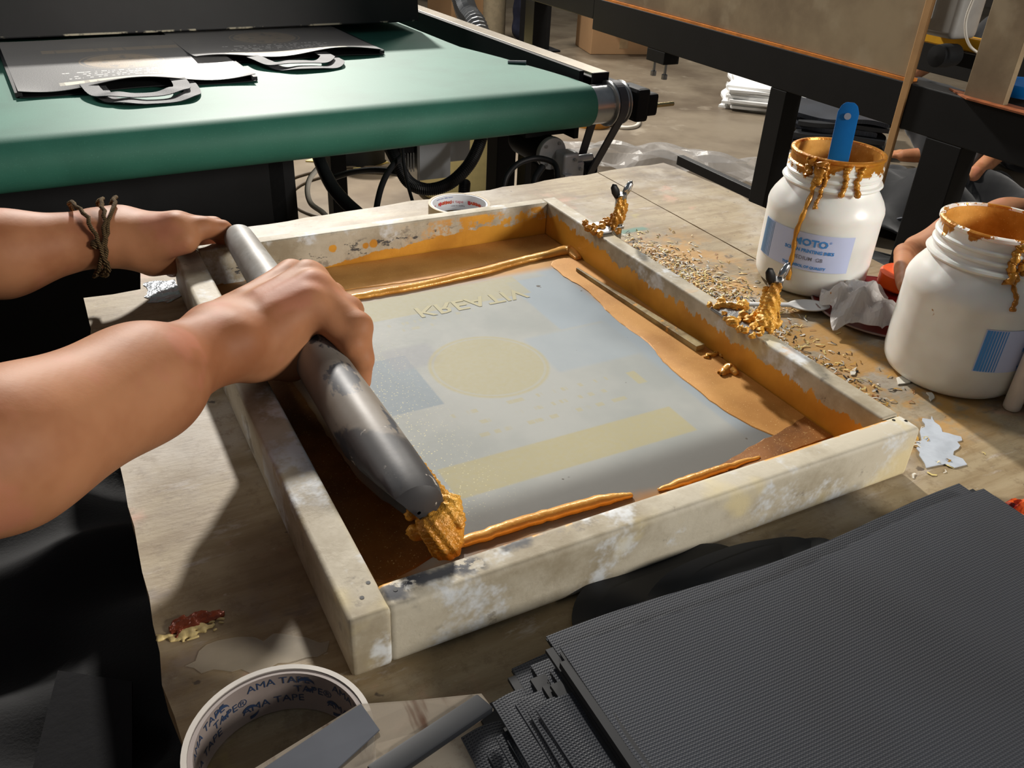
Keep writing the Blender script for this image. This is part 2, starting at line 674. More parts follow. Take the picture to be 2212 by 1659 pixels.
def rail(name, x0, x1, y0, y1, m, bev=.0025):
    mb = MB()
    nx, ny = (1, 40) if (y1-y0) > (x1-x0) else (40, 1)
    o = MB().box(x0, x1, y0, y1, zr, T+RH).build(name, m, frame, bevel=bev, bseg=3, smooth=True)
    return o


rail('frame_rail', -t1, 0, -t2, IL+t4, M_rail_l, .0030)['label'] = 'greyish left rail under the hands'
rail('frame_rail', IW, IW+t3, -.0, IL+t4, M_rail_r, .0022)['label'] = 'right rail with gold drips inside'
rail('frame_rail', .0002, IW-.0002, IL, IL+t4, M_rail_f, .0018)['label'] = 'far rail with gold band and dark flakes inside'
rail('frame_rail', -.0012, IW+t3, -t2+.0004, -.0002, M_rail_n, .0036)['label'] = 'near rail, chalky white with dark flaking paint'
for x, y in ((-.010, -.006), (-.004, .002), (.354, -.004), (.361, -.008), (.006, -.008)):
    MB().lathe([(.0001, T+RH-.0004), (.0011, T+RH-.0004), (.0011, T+RH+.0002), (.0001, T+RH+.0002)], 10, Matrix.Translation((x, y, 0))).build('nail_head', M_blacksteel, frame)

k = NT('printing mesh')
c = k.mix(srgb(146, 150, 147), srgb(160, 162, 158), k.ramp(k.noise(9, 4), .4, .65))
OPEN = srgb(164, 155, 114)
tex = k.noise(260, 2, .5)
X, Y, Z = k.xyz()
blue = k.mx(k.box(.292, .322, -.01, .40, .006), k.box(.252, .300, .245, .345, .002), k.mul(.7, k.box(.215, .30, .185, .243, .003)), k.mul(.8, k.box(.29, .31, .05, .13, .002)))
c = k.mix(c, srgb(140, 154, 166), k.mul(.7, blue))
c = k.mix(c, srgb(132, 142, 148), k.box(.076, .116, .180, .256, .001))
c = k.mix(c, srgb(140, 142, 146), k.mul(.6, k.box(.10, .14, .235, .268, .004)))
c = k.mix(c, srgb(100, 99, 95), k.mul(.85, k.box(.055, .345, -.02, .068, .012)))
# letter rows: blocks broken up along x
def rows(y0, n, dy, x0, x1, duty=.55, f=190, h=.0045, seed=0.):
    r = None
    for i in range(n):
        b = k.box(x0+.006*((i*3) % 4), x1-.008*((i*5) % 3), y0-i*dy-h/2, y0-i*dy+h/2, .0007)
        w_ = k.mul(b, k.ramp(k.noise(f, 1, .5, sc=(1, .06, 1), loc=(seed+i*.37, i*.9, 0)), duty-.05, duty+.05))
        r = w_ if r is None else k.mx(r, w_)
    return r


circ = k.disc(.170, .216, .047, .0015)
ringl = k.math('SUBTRACT', k.disc(.170, .216, .0445, .0006), k.disc(.170, .216, .0425, .0006))
top = k.box(.090, .264, .318, .356, .0012)
bot = k.box(.080, .264, .078, .111, .0012)
op = k.mx(k.mul(.85, circ), k.mul(.75, top), bot, k.mul(.7, rows(.163, 3, .0145, .11, .25)), k.mul(.5, rows(.306, 2, .011, .10, .20, seed=4.)), k.mul(.9, k.box(.262, .270, .146, .164, .001)))
op = k.math('SUBTRACT', op, k.mul(.45, ringl))
c = k.mix(c, OPEN, k.mul(op, k.mixf(.55, .92, tex)))
c = k.mix(c, srgb(214, 206, 160), k.mul(k.ramp(X, .14, .06), k.box(.05, .13, .07, .30, .02), k.ramp(k.voro(420), .25, .1)))
c = k.mix(c, srgb(80, 74, 66), k.ramp(k.noise(75, 2, .5, loc=(6, 6, 0)), .765, .785))
goldedge = k.mx(k.ramp(X, .306, .322), k.mul(k.ramp(Y, .352, .366), k.ramp(X, .02, .05)), k.ramp(X, .045, .02), k.mul(.9, k.ramp(k.math('ADD', Y, k.mul(.03, nz(k, 20))), .040, .022)))
c = k.mix(c, gold_of(k, srgb(190, 138, 62), srgb(150, 98, 40)), k.mul(goldedge, .92))
k.bump(k.mx(k.wave(700, 0, axis='X'), k.wave(700, 0, axis='Y')), .05, .0003)
M_mesh = k.done(c, k.mixf(.62, .72, tex), 0., .22)
MB().box(.0003, IW-.0003, .0003, IL-.0003, ZM-.0006, ZM).build('mesh_fabric', M_mesh, frame)['label'] = 'grey mesh with yellowish stencil of a circle and bands'
# stencil lettering in the open bands (mirrored, ink side up)
M_stletter = simple('stencil emulsion letters', (168, 162, 130), .65, spec=.2, var=.05)


def flat_text(body, size, cx, cy, z, m, parent, name, mirror=False, rot=0., bold=0., sx=1.):
    v, f = text_geo(body, size, bold, 'CENTER')
    mb = MB()
    ca, sa = math.cos(rot), math.sin(rot)
    vv = []
    for p in v:
        a, b = p[0]*sx*(-1 if mirror else 1), p[1]
        vv.append((cx+a*ca-b*sa, cy+a*sa+b*ca, z))
    if mirror:
        f = [tuple(reversed(q)) for q in f]
    mb.add(vv, f)
    return mb.build(name, m, parent)


flat_text('KREATIV', .026, .205, .328, ZM+.0003, M_stletter, frame, 'stencil_lettering', True, PI, .0004, 1.05)

# ------------------------------------------------------------ wet ink
def ink_mat(name, base, dark, rough=.28, bscale=60, bs=.5):
    k = NT(name)
    c = k.mix(srgb(*base), srgb(*dark), k.ramp(k.noise(22, 5), .35, .68))
    c = k.mix(c, srgb(250, 222, 150), k.mul(.6, k.ramp(k.noise(900, 2), .66, .72)))
    k.bump(k.noise(bscale, 4, .6), bs, .002)
    return k.done(c, rough, .18, .5)


M_ink = ink_mat('gold ink', (234, 176, 86), (206, 142, 58))
M_inkflat = ink_mat('gold ink film', (202, 148, 76), (178, 124, 54), .62, 25, .15)
M_inkdark = ink_mat('gold ink dark and shaded film', (150, 96, 36), (110, 66, 22), .55, 40, .4)  # dark brown; in the left film it paints the squeegee's shade
M_crust = ink_mat('gold ink crust', (228, 170, 66), (176, 116, 34), .35, 230, .9)


def film(name, pix, th, m, label, rough_e=.00035, z=ZM):
    poly = [onz(a, b, z) for a, b in pix]
    pts = []
    n = len(poly)
    for i in range(n):
        p0, p1, p2, p3 = poly[i-1], poly[i], poly[(i+1) % n], poly[(i+2) % n]
        d = (p2-p1).length
        m_ = max(int(d/.006), 1)
        for j in range(m_):
            t = j/m_
            q = .5*((2*p1)+(p2-p0)*t+(2*p0-5*p1+4*p2-p3)*t*t+(3*p1-p0-3*p2+p3)*t**3) if m_ > 2 else p1.lerp(p2, t)
            q = q+Vector((random.gauss(0, rough_e), random.gauss(0, rough_e), 0))
            q.x = min(max(q.x, .0008), IW-.0008)
            q.y = min(max(q.y, .0008), IL-.0008)
            pts.append(q)
    me = bpy.data.meshes.new(name)
    bm = bmesh.new()
    vs = [bm.verts.new((p.x, p.y, z+.0001)) for p in pts]
    f = bm.faces.new(vs)
    r = bmesh.ops.extrude_face_region(bm, geom=[f])
    up = [g for g in r['geom'] if isinstance(g, bmesh.types.BMVert)]
    cx = sum((v.co for v in up), Vector())/len(up)
    for v in up:
        v.co.z += th
        d = (cx-v.co)
        d.z = 0
        v.co += d.normalized()*min(.0012, d.length*.2)
    bmesh.ops.recalc_face_normals(bm, faces=bm.faces)
    bmesh.ops.triangulate(bm, faces=[f for f in bm.faces if len(f.verts) > 4])
    bm.to_mesh(me)
    bm.free()
    me.materials.append(m)
    return tag(put(name, me), label, 'ink')


film('ink_film', [(545, 590), (700, 560), (1000, 530), (1195, 505), (1225, 540), (1130, 563), (1040, 578), (930, 603), (820, 618), (720, 630), (640, 640)], .0005, M_inkflat, 'brown gold ink film lying along the far rail of the screen')
film('ink_film', [(1190, 570), (1235, 560), (1330, 620), (1500, 725), (1660, 830), (1740, 868), (1790, 880), (1740, 925), (1690, 950), (1640, 930), (1560, 885), (1500, 838), (1440, 790), (1400, 742), (1330, 690), (1270, 630), (1225, 602)], .0005, M_inkflat, 'wide matte gold ink smear lying along the right rail of the screen')
film('ink_film', [(700, 1080), (790, 1215), (830, 1258), (960, 1190), (1000, 1178), (950, 1165), (900, 1130), (800, 1060), (720, 960), (650, 850), (600, 800), (580, 830), (640, 960)], .0006, M_inkdark, 'gold-brown ink film with painted shade between squeegee and left rail')
film('ink_film', [(1590, 985), (1640, 955), (1700, 925), (1760, 895), (1850, 905), (1880, 912), (1780, 950), (1650, 1000), (1560, 1030), (1500, 1042), (1540, 1015)], .0010, M_inkdark, 'dark ink film in the near right corner of the screen')


def bead(name, pix, radii, m, label, z=ZM, wob=.0006, flat=.75):
    P = [onz(a, b, z) for a, b in pix]
    pts, rr = [], []
    n = len(P)
    for i in range(n-1):
        p0, p1, p2, p3 = P[max(i-1, 0)], P[i], P[i+1], P[min(i+2, n-1)]
        for j in range(8):
            t = j/8
            q = .5*((2*p1)+(p2-p0)*t+(2*p0-5*p1+4*p2-p3)*t*t+(3*p1-p0-3*p2+p3)*t**3)
            pts.append(q+Vector((random.gauss(0, wob), random.gauss(0, wob), 0)))
            rr.append(radii[i]*(1-t)+radii[i+1]*t+abs(random.gauss(0, wob*.3)))
    pts.append(P[-1])
    rr.append(radii[-1])
    mb = MB().tube(pts, rr, 12)
    mb.v = [(x, y, max(z+(zz-z)*flat+.0012, z+.0001)) for x, y, zz in mb.v]
    return tag(mb.build(name, m, smooth='all'), label, 'ink')


bead('ink_ridge', [(690, 668), (740, 650), (830, 634), (920, 617), (1040, 590), (1120, 568), (1190, 552), (1228, 545), (1250, 562)], [.002, .0035, .0045, .0045, .0055, .005, .0055, .008, .003], M_ink, 'shiny gold ink ridge curving across the mesh to the far right corner', wob=.0003)
bead('ink_ridge', [(945, 1185), (1010, 1172), (1100, 1142), (1200, 1112), (1300, 1085), (1365, 1072)], [.002, .004, .0045, .0045, .0045, .0015], M_ink, 'long gold ink ridge along the near rail beside the squeegee tip', wob=.0003)
bead('ink_ridge', [(1420, 1062), (1480, 1042), (1560, 1015), (1640, 990)], [.001, .0035, .003, .001], M_ink, 'short gold ink ridge along the near rail left of the dark corner', wob=.0003)
bead('ink_lump', [(1556, 812), (1575, 800), (1592, 812)], [.002, .0045, .002], M_ink, 'small gold ink lump on the smear by the right rail', wob=.0006, flat=1.)
bead('ink_lump', [(1522, 775), (1545, 768), (1570, 772)], [.001, .0025, .001], M_crust, 'crumbly gold ink scrap at the end of the wooden strip', wob=.001)

# thin strip of wood lying inside the right rail
k = NT('strip wood')
c = k.mix(srgb(168, 150, 104), srgb(122, 100, 58), k.ramp(k.noise(40, 5, .6), .4, .65))
c = k.mix(c, srgb(200, 144, 60), k.ramp(k.noise(70, 4), .6, .68))
k.bump(k.noise(200), .4, .001)
M_strip = k.done(c, .6)
a_, b_ = onz(1246, 580, ZM+.003), onz(1516, 750, ZM+.003)
d_ = (b_-a_).normalized()
n_ = Vector((d_.y, -d_.x, 0))
mb = MB()
for i in range(14):
    t = i/14
mb.add([a_-n_*.001+Vector((0, 0, -.0028)), a_+n_*.001+Vector((0, 0, -.0028)), b_+n_*.006+Vector((0, 0, -.0028)), b_-n_*.003+Vector((0, 0, -.0028)),
        a_-n_*.001+Vector((0, 0, .001)), a_+n_*.001+Vector((0, 0, .001)), b_+n_*.006+Vector((0, 0, .0022)), b_-n_*.003+Vector((0, 0, .0022))],
       [(0, 1, 2, 3), (4, 7, 6, 5), (0, 4, 5, 1), (1, 5, 6, 2), (2, 6, 7, 3), (3, 7, 4, 0)])
tag(mb.build('wooden_strip', M_strip, fixn=True, bevel=.0005), 'thin ink-stained wooden strip lying on the mesh along the right rail', 'wood strip')

# ============================================================ squeegee
k = NT('scuffed pipe')
c = k.mix(srgb(168, 168, 166), srgb(126, 120, 112), k.ramp(k.noise(14, 5, .6), .38, .66))
Ys = k.xyz()[1]
c = k.mix(c, srgb(108, 98, 86), k.mul(.8, k.ramp(Ys, .26, .16)))
c = k.mix(c, srgb(44, 50, 60), k.mul(.9, k.ramp(k.noise(42, 5, .65, sc=(1, .45, 1)), .555, .60), k.ramp(Ys, .40, .26)))
c = k.mix(c, srgb(40, 40, 44), k.mul(.92, k.ramp(k.math('ADD', Ys, k.math('ADD', k.mul(.09, nz(k, 24)), k.mul(1.1, k.math('SUBTRACT', k.xyz()[0], .030)))), .092, .080)))
c = k.mix(c, srgb(168, 160, 150), k.mul(k.ramp(Ys, .10, .08), k.ramp(k.noise(52, 5, .7), .60, .64)))
k.bump(k.noise(70, 4), .12, .001)
M_pipe = k.done(c, k.mixf(.42, .6, k.noise(20)), 0., .4)
M_rubber = simple('blade rubber', (66, 54, 40), .6, var=.4, scale=40)
SX, SZ = .0325, .8005
sq = thing('squeegee', 'grey pipe-handled squeegee with ink-clotted tip standing on the mesh', 'squeegee', (SX, .22, ZM))
prof_y = [(.432, .0010), (.4318, .0075), (.4295, .0105), (.424, .0124), (.41, .0128), (.36, .0136), (.30, .0146), (.24, .0156), (.18, .0164), (.13, .0170), (.095, .0172), (.07, .0172), (.05, .0170), (.036, .0166), (.029, .0150), (.0262, .010), (.0258, .001)]
mb = MB()
seg = 36
vv, ff = [], []
for y, r in prof_y:
    for i in range(seg):
        a = 2*PI*i/seg
        x, z = r*math.cos(a), r*math.sin(a)
        # the near end is planed off towards the lower left
        if y < .10:
            s = min((.10-y)/.075, 1)
            lim = .0172-.0150*s**1.15
            q = (-x*.80-z*.60)
            if q > lim:
                x += .80*(q-lim)
                z += .60*(q-lim)
        vv.append((SX+x, y, SZ+z))
n = len(prof_y)
for j in range(n-1):
    for i in range(seg):
        ff.append((j*seg+i, j*seg+(i+1) % seg, (j+1)*seg+(i+1) % seg, (j+1)*seg+i))
mb.add(vv, ff)
mb.add([(SX, prof_y[0][0], SZ), (SX, prof_y[-1][0], SZ)], [])
o = mb.build('handle_pipe', M_pipe, sq, smooth=True, fixn=True)
mb = MB()
mb.add([(SX+.004, .040, SZ-.010), (SX+.012, .040, SZ-.008), (.0600, .046, ZM+.0006), (.0560, .046, ZM+.0006),
        (SX+.004, .405, SZ-.008), (SX+.012, .405, SZ-.006), (.0600, .398, ZM+.0006), (.0560, .398, ZM+.0006)],
       [(0, 1, 2, 3), (4, 7, 6, 5), (0, 4, 5, 1), (1, 5, 6, 2), (2, 6, 7, 3), (3, 7, 4, 0)])
mb.build('rubber_blade', M_rubber, sq, fixn=True, bevel=.0006)


def crumb(V):
    return np.stack([np.sin(V[:, 1]*900+3*V[:, 2]*700)*.0006, np.sin(V[:, 0]*1100+V[:, 2]*600)*.0006, np.sin(V[:, 0]*800+V[:, 1]*1000)*.0007], 1)


cl = [((.041, .055, .800), (.049, .030, .792), .0085, .0085), ((.049, .030, .792), (.050, .027, .778), .009, .008), ((.040, .026, .790), (.046, .022, .778), .0085, .009), ((.050, .032, .775), (.056, .038, .760), .007, .006), ((.044, .070, .806), (.044, .045, .800), .004, .007), ((.0575, .046, .757), (.060, .038, .7575), .004, .003)]
for i in range(26):
    a = Vector((.044+random.uniform(-.009, .012), .031+random.uniform(-.010, .018), .785+random.uniform(-.012, .012)))
    cl.append((a, a+Vector((.001, .001, 0)), random.uniform(.0022, .0045), random.uniform(.0022, .004)))
surf_obj('ink_clot', [surf(cl, .0011, .0025, 1, crumb)], M_crust, sq)['label'] = 'crusty gold ink clotted on the near tip'
# ============================================================ people
k = NT('skin')
c = k.mix(srgb(170, 118, 83), srgb(146, 93, 61), k.ramp(k.noise(14, 4, .6), .35, .7))
c = k.mix(c, srgb(178, 112, 92), k.mul(.4, k.ramp(k.noise(26, 3, .5, loc=(4, 4, 4)), .52, .66)))
k.bump(k.noise(420, 3, .6), .12, .0006)
M_skin = k.done(c, .58, 0., .22, Subsurface_Weight=.12, Subsurface_Scale=.006)
k = NT('black cloth')
c = k.mix(srgb(20, 21, 24), srgb(12, 12, 14), k.noise(9))
k.bump(k.noise(500, 2), .25, .001)
M_blackcloth = k.done(c, .85, 0., .25, Sheen_Weight=.15)
M_navy = simple('navy cloth', (30, 32, 42), .9, spec=.2, scale=20, bump=.2)
M_hair = simple('black hair', (16, 13, 12), .55, scale=60, bump=.6, bscale=200)
M_patch = simple('faded cloth patch', (120, 104, 62), .9, scale=40)
k = NT('braided cord')
c = k.mix(srgb(112, 92, 62), srgb(60, 46, 28), k.ramp(k.wave(260, 3, axis='DIAGONAL'), .3, .7))
k.bump(k.wave(320, 2, axis='DIAGONAL'), .8, .001)
M_cord = k.done(c, .9, 0., .2)


def P3(p):
    return Vector(p)


# ---- near (right) arm: fist over the pipe.  Landmarks are metres in the room.
EL = P3((-.335, -.035, .885))
F1 = onz(0, 975, .846)
WR = onz(478, 742, .826)
mcp = [onz(672, 660, .835), onz(680, 628, .838), onz(668, 606, .837), onz(634, 602, .825)]       # little, ring, middle, index
pip = [onz(762, 745, .816), onz(772, 706, .823), onz(752, 672, .825), onz(715, 640, .822)]
dip = [onz(736, 802, .789), onz(782, 775, .806), P3((.062, .232, .795)), P3((.061, .262, .792))]
tip = [P3((.038, .182, .779)), onz(779, 826, .787), P3((.046, .236, .778)), P3((.045, .264, .777))]
rM = [.0100, .0105, .0108, .0105]
rP = [.0080, .0088, .0090, .0088]
rD = [.0070, .0078, .0080, .0078]
rT = [.0062, .0070, .0070, .0070]
pr = []
# forearm: two bones side by side give the flattened section
fd = (WR-F1).normalized()
sd = Vector((0, 0, 1)).cross(fd).normalized()
mid = F1.lerp(WR, .55)
EL2 = F1+(F1-WR).normalized()*.16+Vector((0, 0, .02))
pr += [(EL2, F1, .038, .0318, .02), (F1, mid, .0318, .0272, .02), (mid, WR, .0272, .0215, .02)]
pr += [(F1-sd*.006+Vector((0, 0, .004)), mid-sd*.006+Vector((0, 0, .002)), .0295, .0255, .02)]
pr += [(WR-sd*.009, WR+sd*.009, .0195, .0195, .012)]
pr += [(WR-sd*.015+Vector((0, 0, .007)), WR-sd*.014+fd*.006+Vector((0, 0, .007)), .0105, .0095, .012)]   # ulnar knob
base = [WR-sd*.011+fd*.012, WR-sd*.005+fd*.014, WR+sd*.004+fd*.014, WR+sd*.012+fd*.010]
for i in range(4):
    pr.append((base[i], mcp[i], .0165 if i else .0150, rM[i]+.002, .010))
pr.append((mcp[0]+Vector((-.006, 0, -.006)), mcp[3]+Vector((-.006, 0, -.006)), .0105, .0115, .010))
pr.append((base[0].lerp(mcp[0], .3)+Vector((0, 0, -.008)), base[3].lerp(mcp[3], .3)+Vector((0, 0, -.006)), .0155, .0155, .012))
# heel of the hand against the pipe, and the thumb round the far underside
hyp0, hyp1 = onz(548, 775, .812), onz(628, 780, .798)
pr.append((hyp0, hyp1, .0150, .0115, .010))
pr.append((hyp1, mcp[0]+Vector((-.012, 0, -.012)), .0115, .0100, .010))
th = [WR+sd*.016+fd*.012, P3((.004, .262, .813)), P3((.012, .282, .790)), P3((.032, .288, .779))]
pr += [(th[0], th[1], .0155, .0120, .010), (th[1], th[2], .0115, .0095, .006), (th[2], th[3], .0095, .0075, .005)]
for i in range(4):
    pr += [(mcp[i], pip[i], rM[i], rP[i], .006), (pip[i], dip[i], rP[i], rD[i], .0035), (dip[i], tip[i], rD[i], rT[i], .003)]
    # knuckle and tendon
    pr.append((mcp[i]+Vector((-.001, 0, .0015)), mcp[i]+Vector((.001, 0, .001)), rM[i]*.92, rM[i]*.9, .006))
    pr.append((base[i].lerp(mcp[i], .35)+Vector((0, 0, .0135)), mcp[i]+Vector((-.002, 0, .0080)), .0022, .0032, .009))
    pr.append((pip[i], pip[i]+Vector((.001, 0, .0005)), rP[i]*1.05, rP[i]*1.02, .004))
near_prims = pr

# ---- far (left) arm: hand spread on the frame corner, thumb down outside the rail
W2 = onz(222, 512, .806)
G1 = onz(0, 549, .806)
EL3 = G1+(G1-W2).normalized()*.17+Vector((0, 0, .03))
pr = [(EL3, G1, .038, .0310, .02), (G1, W2, .0305, .0215, .02)]
md = (W2-G1).normalized()
s2 = Vector((0, 0, 1)).cross(md).normalized()
pr += [(W2-s2*.011, W2+s2*.010, .0185, .0185, .014)]
K0 = onz(378, 492, .814)
kn = [K0, K0+Vector((.004, .020, -.006)), K0+Vector((.002, .038, -.016)), K0+Vector((-.006, .054, -.028))]
bs = [W2-s2*.013+md*.02, W2-s2*.004+md*.02, W2+s2*.006+md*.02, W2+s2*.013+md*.018]
for i in range(4):
    pr.append((bs[i], kn[i], .0165, .0125, .012))
pi2 = [onz(440, 492, .811), kn[1]+Vector((.030, .0, -.006)), kn[2]+Vector((.026, .001, -.012)), kn[3]+Vector((.022, .002, -.012))]
di2 = [onz(480, 496, .806), pi2[1]+Vector((.012, 0, -.018)), pi2[2]+Vector((.008, 0, -.020)), pi2[3]+Vector((.006, 0, -.018))]
ti2 = [onz(500, 502, .802)+Vector((0, .004, -.004)), di2[1]+Vector((.002, -.004, -.016)), di2[2]+Vector((.004, 0, -.016)), di2[3]+Vector((.0, 0, -.014))]
for i in range(4):
    pr += [(kn[i], pi2[i], .0110, .0092, .006), (pi2[i], di2[i], .0090, .0078, .004), (di2[i], ti2[i], .0078, .0066, .004)]
# thumb pad and thumb
tb = [onz(285, 552, .790), onz(330, 560, .786), onz(366, 566, .781), onz(372, 580, .770)]
pr += [(W2-s2*.010+md*.012+Vector((0, 0, -.006)), tb[1], .0175, .0135, .010), (tb[1], tb[2], .0130, .0102, .006), (tb[2], tb[3], .0100, .0080, .004)]
pr += [(onz(300, 535, .800), onz(400, 520, .806), .0150, .0110, .010)]
far_prims = pr

# ---- the rest of the body stands to the left of the table, out of the picture
def rest(cx, cy, face, el_r, el_l, lean=.12):
    """torso/legs prims for a standing person at (cx,cy) facing unit vec; returns dict of prim lists"""
    f = Vector(face).normalized()
    lft = Vector((-f.y, f.x, 0))
    B = Vector((cx, cy, 0))
    hip = B+Vector((0, 0, .92))
    chest = hip+f*lean+Vector((0, 0, .36))
    sh = hip+f*(lean+.03)+Vector((0, 0, .46))
    sr, sl = sh-lft*.17, sh+lft*.17
    neck = sh+f*.04+Vector((0, 0, .09))
    head = neck+f*.05+Vector((0, 0, .12))
    up = [(sr, sr.lerp(Vector(el_r), .55), .052, .044, .03), (sl, sl.lerp(Vector(el_l), .55), .052, .044, .03)]
    body = [(sr, el_r, .046, .040, .02), (sl, el_l, .046, .040, .02), (sh-Vector((0, 0, .03)), neck, .055, .05, .03), (sr, sl, .05, .05, .03),
            (head-f*.02+Vector((0, 0, .02)), head+f*.015+Vector((0, 0, .015)), .088, .078, .03), (head+f*.045-Vector((0, 0, .065)), head+f*.05-Vector((0, 0, .075)), .040, .034, .03),
            (head+f*.088-Vector((0, 0, .005)), head+f*.098-Vector((0, 0, .028)), .009, .013, .012), (head+f*.082-Vector((0, 0, .062))-lft*.018, head+f*.082-Vector((0, 0, .062))+lft*.018, .008, .008, .006),
            (head+lft*.082-Vector((0, 0, .005)), head+lft*.086-Vector((0, 0, .035)), .013, .010, .008), (head-lft*.082-Vector((0, 0, .005)), head-lft*.086-Vector((0, 0, .035)), .013, .010, .008)]
    hair = [(head-f*.03+Vector((0, 0, .045)), head+f*.03+Vector((0, 0, .06)), .088, .066, .03), (head-f*.05-Vector((0, 0, .02)), head-f*.03+Vector((0, 0, .03)), .07, .085, .03)]
    shirt = [(hip-lft*.07, hip+lft*.07, .135, .135, .05), (hip-lft*.06, chest-lft*.08, .135, .135, .06), (hip+lft*.06, chest+lft*.08, .135, .135, .06), (sr, sl, .075, .075, .05)]+up
    legs = []
    shoes = []
    for s in (-1, 1):
        a = hip+lft*(.085*s)+Vector((0, 0, .02))
        kn_ = B+lft*(.10*s)+f*.03+Vector((0, 0, .50))
        an = B+lft*(.10*s)+Vector((0, 0, .09))
        legs += [(a, kn_, .105, .075, .04), (kn_, an, .072, .055, .03)]
        shoes.append([(an-Vector((0, 0, .045)), an+f*.05-Vector((0, 0, .05)), .042, .042, .02), (an+f*.05-Vector((0, 0, .052)), an+f*.16-Vector((0, 0, .055)), .040, .034, .02)])
    legs.append((hip-lft*.06, hip+lft*.06, .125, .125, .04))
    return dict(body=body, shirt=shirt, legs=legs, hair=hair, head=head, f=f, lft=lft, shoes=shoes)


def folds(V):
    z = V[:, 2]
    w_ = np.sin(z*46+V[:, 1]*30+np.sin(V[:, 1]*22)*2)*.006+np.sin(z*21-V[:, 1]*55)*.006+np.sin(V[:, 0]*60+z*33)*.004
    return np.stack([w_, w_*.5, 0*w_], 1)


M_eye = simple('dark eye', (20, 16, 14), .2, var=.1)


def face_bits(R, par):
    for s in (-1, 1):
        p = R['head']+R['f']*.083+R['lft']*(.031*s)+Vector((0, 0, .004))
        MB().lathe([(.0002, -.008), (.006, -.006), (.009, 0), (.006, .006), (.0002, .008)], 12, Matrix.Translation(p)).build('eye', M_eye, par, smooth='all')


worker = thing('person', 'person in dark trousers with tanned bare arms pulling the squeegee, corded wrist', 'person', (-.45, .19, 0))
hip = P3((-.50, .19, .575))
sh1 = P3((-.43, .19, 1.03))
sr1, sl1 = sh1+Vector((0, -.17, 0)), sh1+Vector((0, .17, 0))
nk1 = sh1+Vector((.05, 0, .09))
hd1 = nk1+Vector((.06, 0, .12))
R1 = dict(head=hd1, f=Vector((1, 0, 0)), lft=Vector((0, 1, 0)))
hp_ = [(sr1, EL2, .046, .043, .02), (sl1, EL3, .046, .042, .02), (sr1, sl1, .05, .05, .03), (sh1-Vector((0, 0, .03)), nk1, .055, .05, .03),
       (hd1+Vector((-.02, 0, .02)), hd1+Vector((.015, 0, .015)), .088, .078, .03), (hd1+Vector((.045, 0, -.065)), hd1+Vector((.05, 0, -.075)), .040, .034, .03),
       (hd1+Vector((.088, 0, -.005)), hd1+Vector((.098, 0, -.028)), .009, .013, .012), (hd1+Vector((.082, -.018, -.062)), hd1+Vector((.082, .018, -.062)), .008, .008, .006),
       (hd1+Vector((0, .082, -.005)), hd1+Vector((0, .086, -.035)), .013, .010, .008), (hd1+Vector((0, -.082, -.005)), hd1+Vector((0, -.086, -.035)), .013, .010, .008)]
surf_obj('body', [surf(near_prims+far_prims+hp_, .0021, .008, 2)], M_skin, worker)['label'] = 'bare arms and hands'


def lapfolds(V):
    w_ = np.sin(V[:, 0]*38+V[:, 1]*30+np.sin(V[:, 1]*17)*1.5)*.006+np.sin(V[:, 0]*22-V[:, 1]*60)*.005+np.sin(V[:, 1]*95+V[:, 0]*20)*.003
    return np.stack([0*w_, w_*.3, w_], 1)


lg = []
for yy in (.02, .13, .25, .37):
    lg += [(P3((-.50, .19+(yy-.19)*.8, .575)), P3((.04, yy, .565)), .100, .078, .06)]
for yy in (.03, .36):
    lg += [(P3((.04, yy, .565)), P3((.02, yy, .10)), .072, .052, .03)]
lg += [(P3((-.50, .08, .56)), P3((-.50, .30, .56)), .125, .125, .05), (P3((-.42, -.08, .52)), P3((-.06, -.10, .50)), .06, .06, .06), (P3((-.42, .47, .52)), P3((-.10, .49, .50)), .06, .06, .06)]
surf_obj('trousers', [surf(lg, .008, .05, 1, lapfolds)], M_blackcloth, worker)
surf_obj('shirt', [surf([(hip+Vector((0, -.07, 0)), hip+Vector((0, .07, 0)), .14, .14, .05), (hip+Vector((0, -.06, 0)), sh1+Vector((-.02, -.09, -.09)), .135, .13, .06), (hip+Vector((0, .06, 0)), sh1+Vector((-.02, .09, -.09)), .135, .13, .06), (sr1, sl1, .075, .075, .05), (sr1, sr1.lerp(EL2, .6), .064, .056, .03), (sl1, sl1.lerp(EL3, .6), .064, .056, .03)], .012, .04, 1, folds)], M_blackcloth, worker)
surf_obj('hair', [surf([(hd1+Vector((-.03, 0, .045)), hd1+Vector((.03, 0, .06)), .088, .066, .03), (hd1+Vector((-.05, 0, -.02)), hd1+Vector((-.03, 0, .03)), .07, .085, .03)], .009, .03, 1)], M_hair, worker)
for yy in (.03, .36):
    surf_obj('shoe', [surf([(P3((.01, yy, .045)), P3((.06, yy, .042)), .042, .042, .02), (P3((.06, yy, .042)), P3((.17, yy, .036)), .040, .034, .02)], .007, .02, 1)], M_blackcloth, worker)
face_bits(R1, worker)
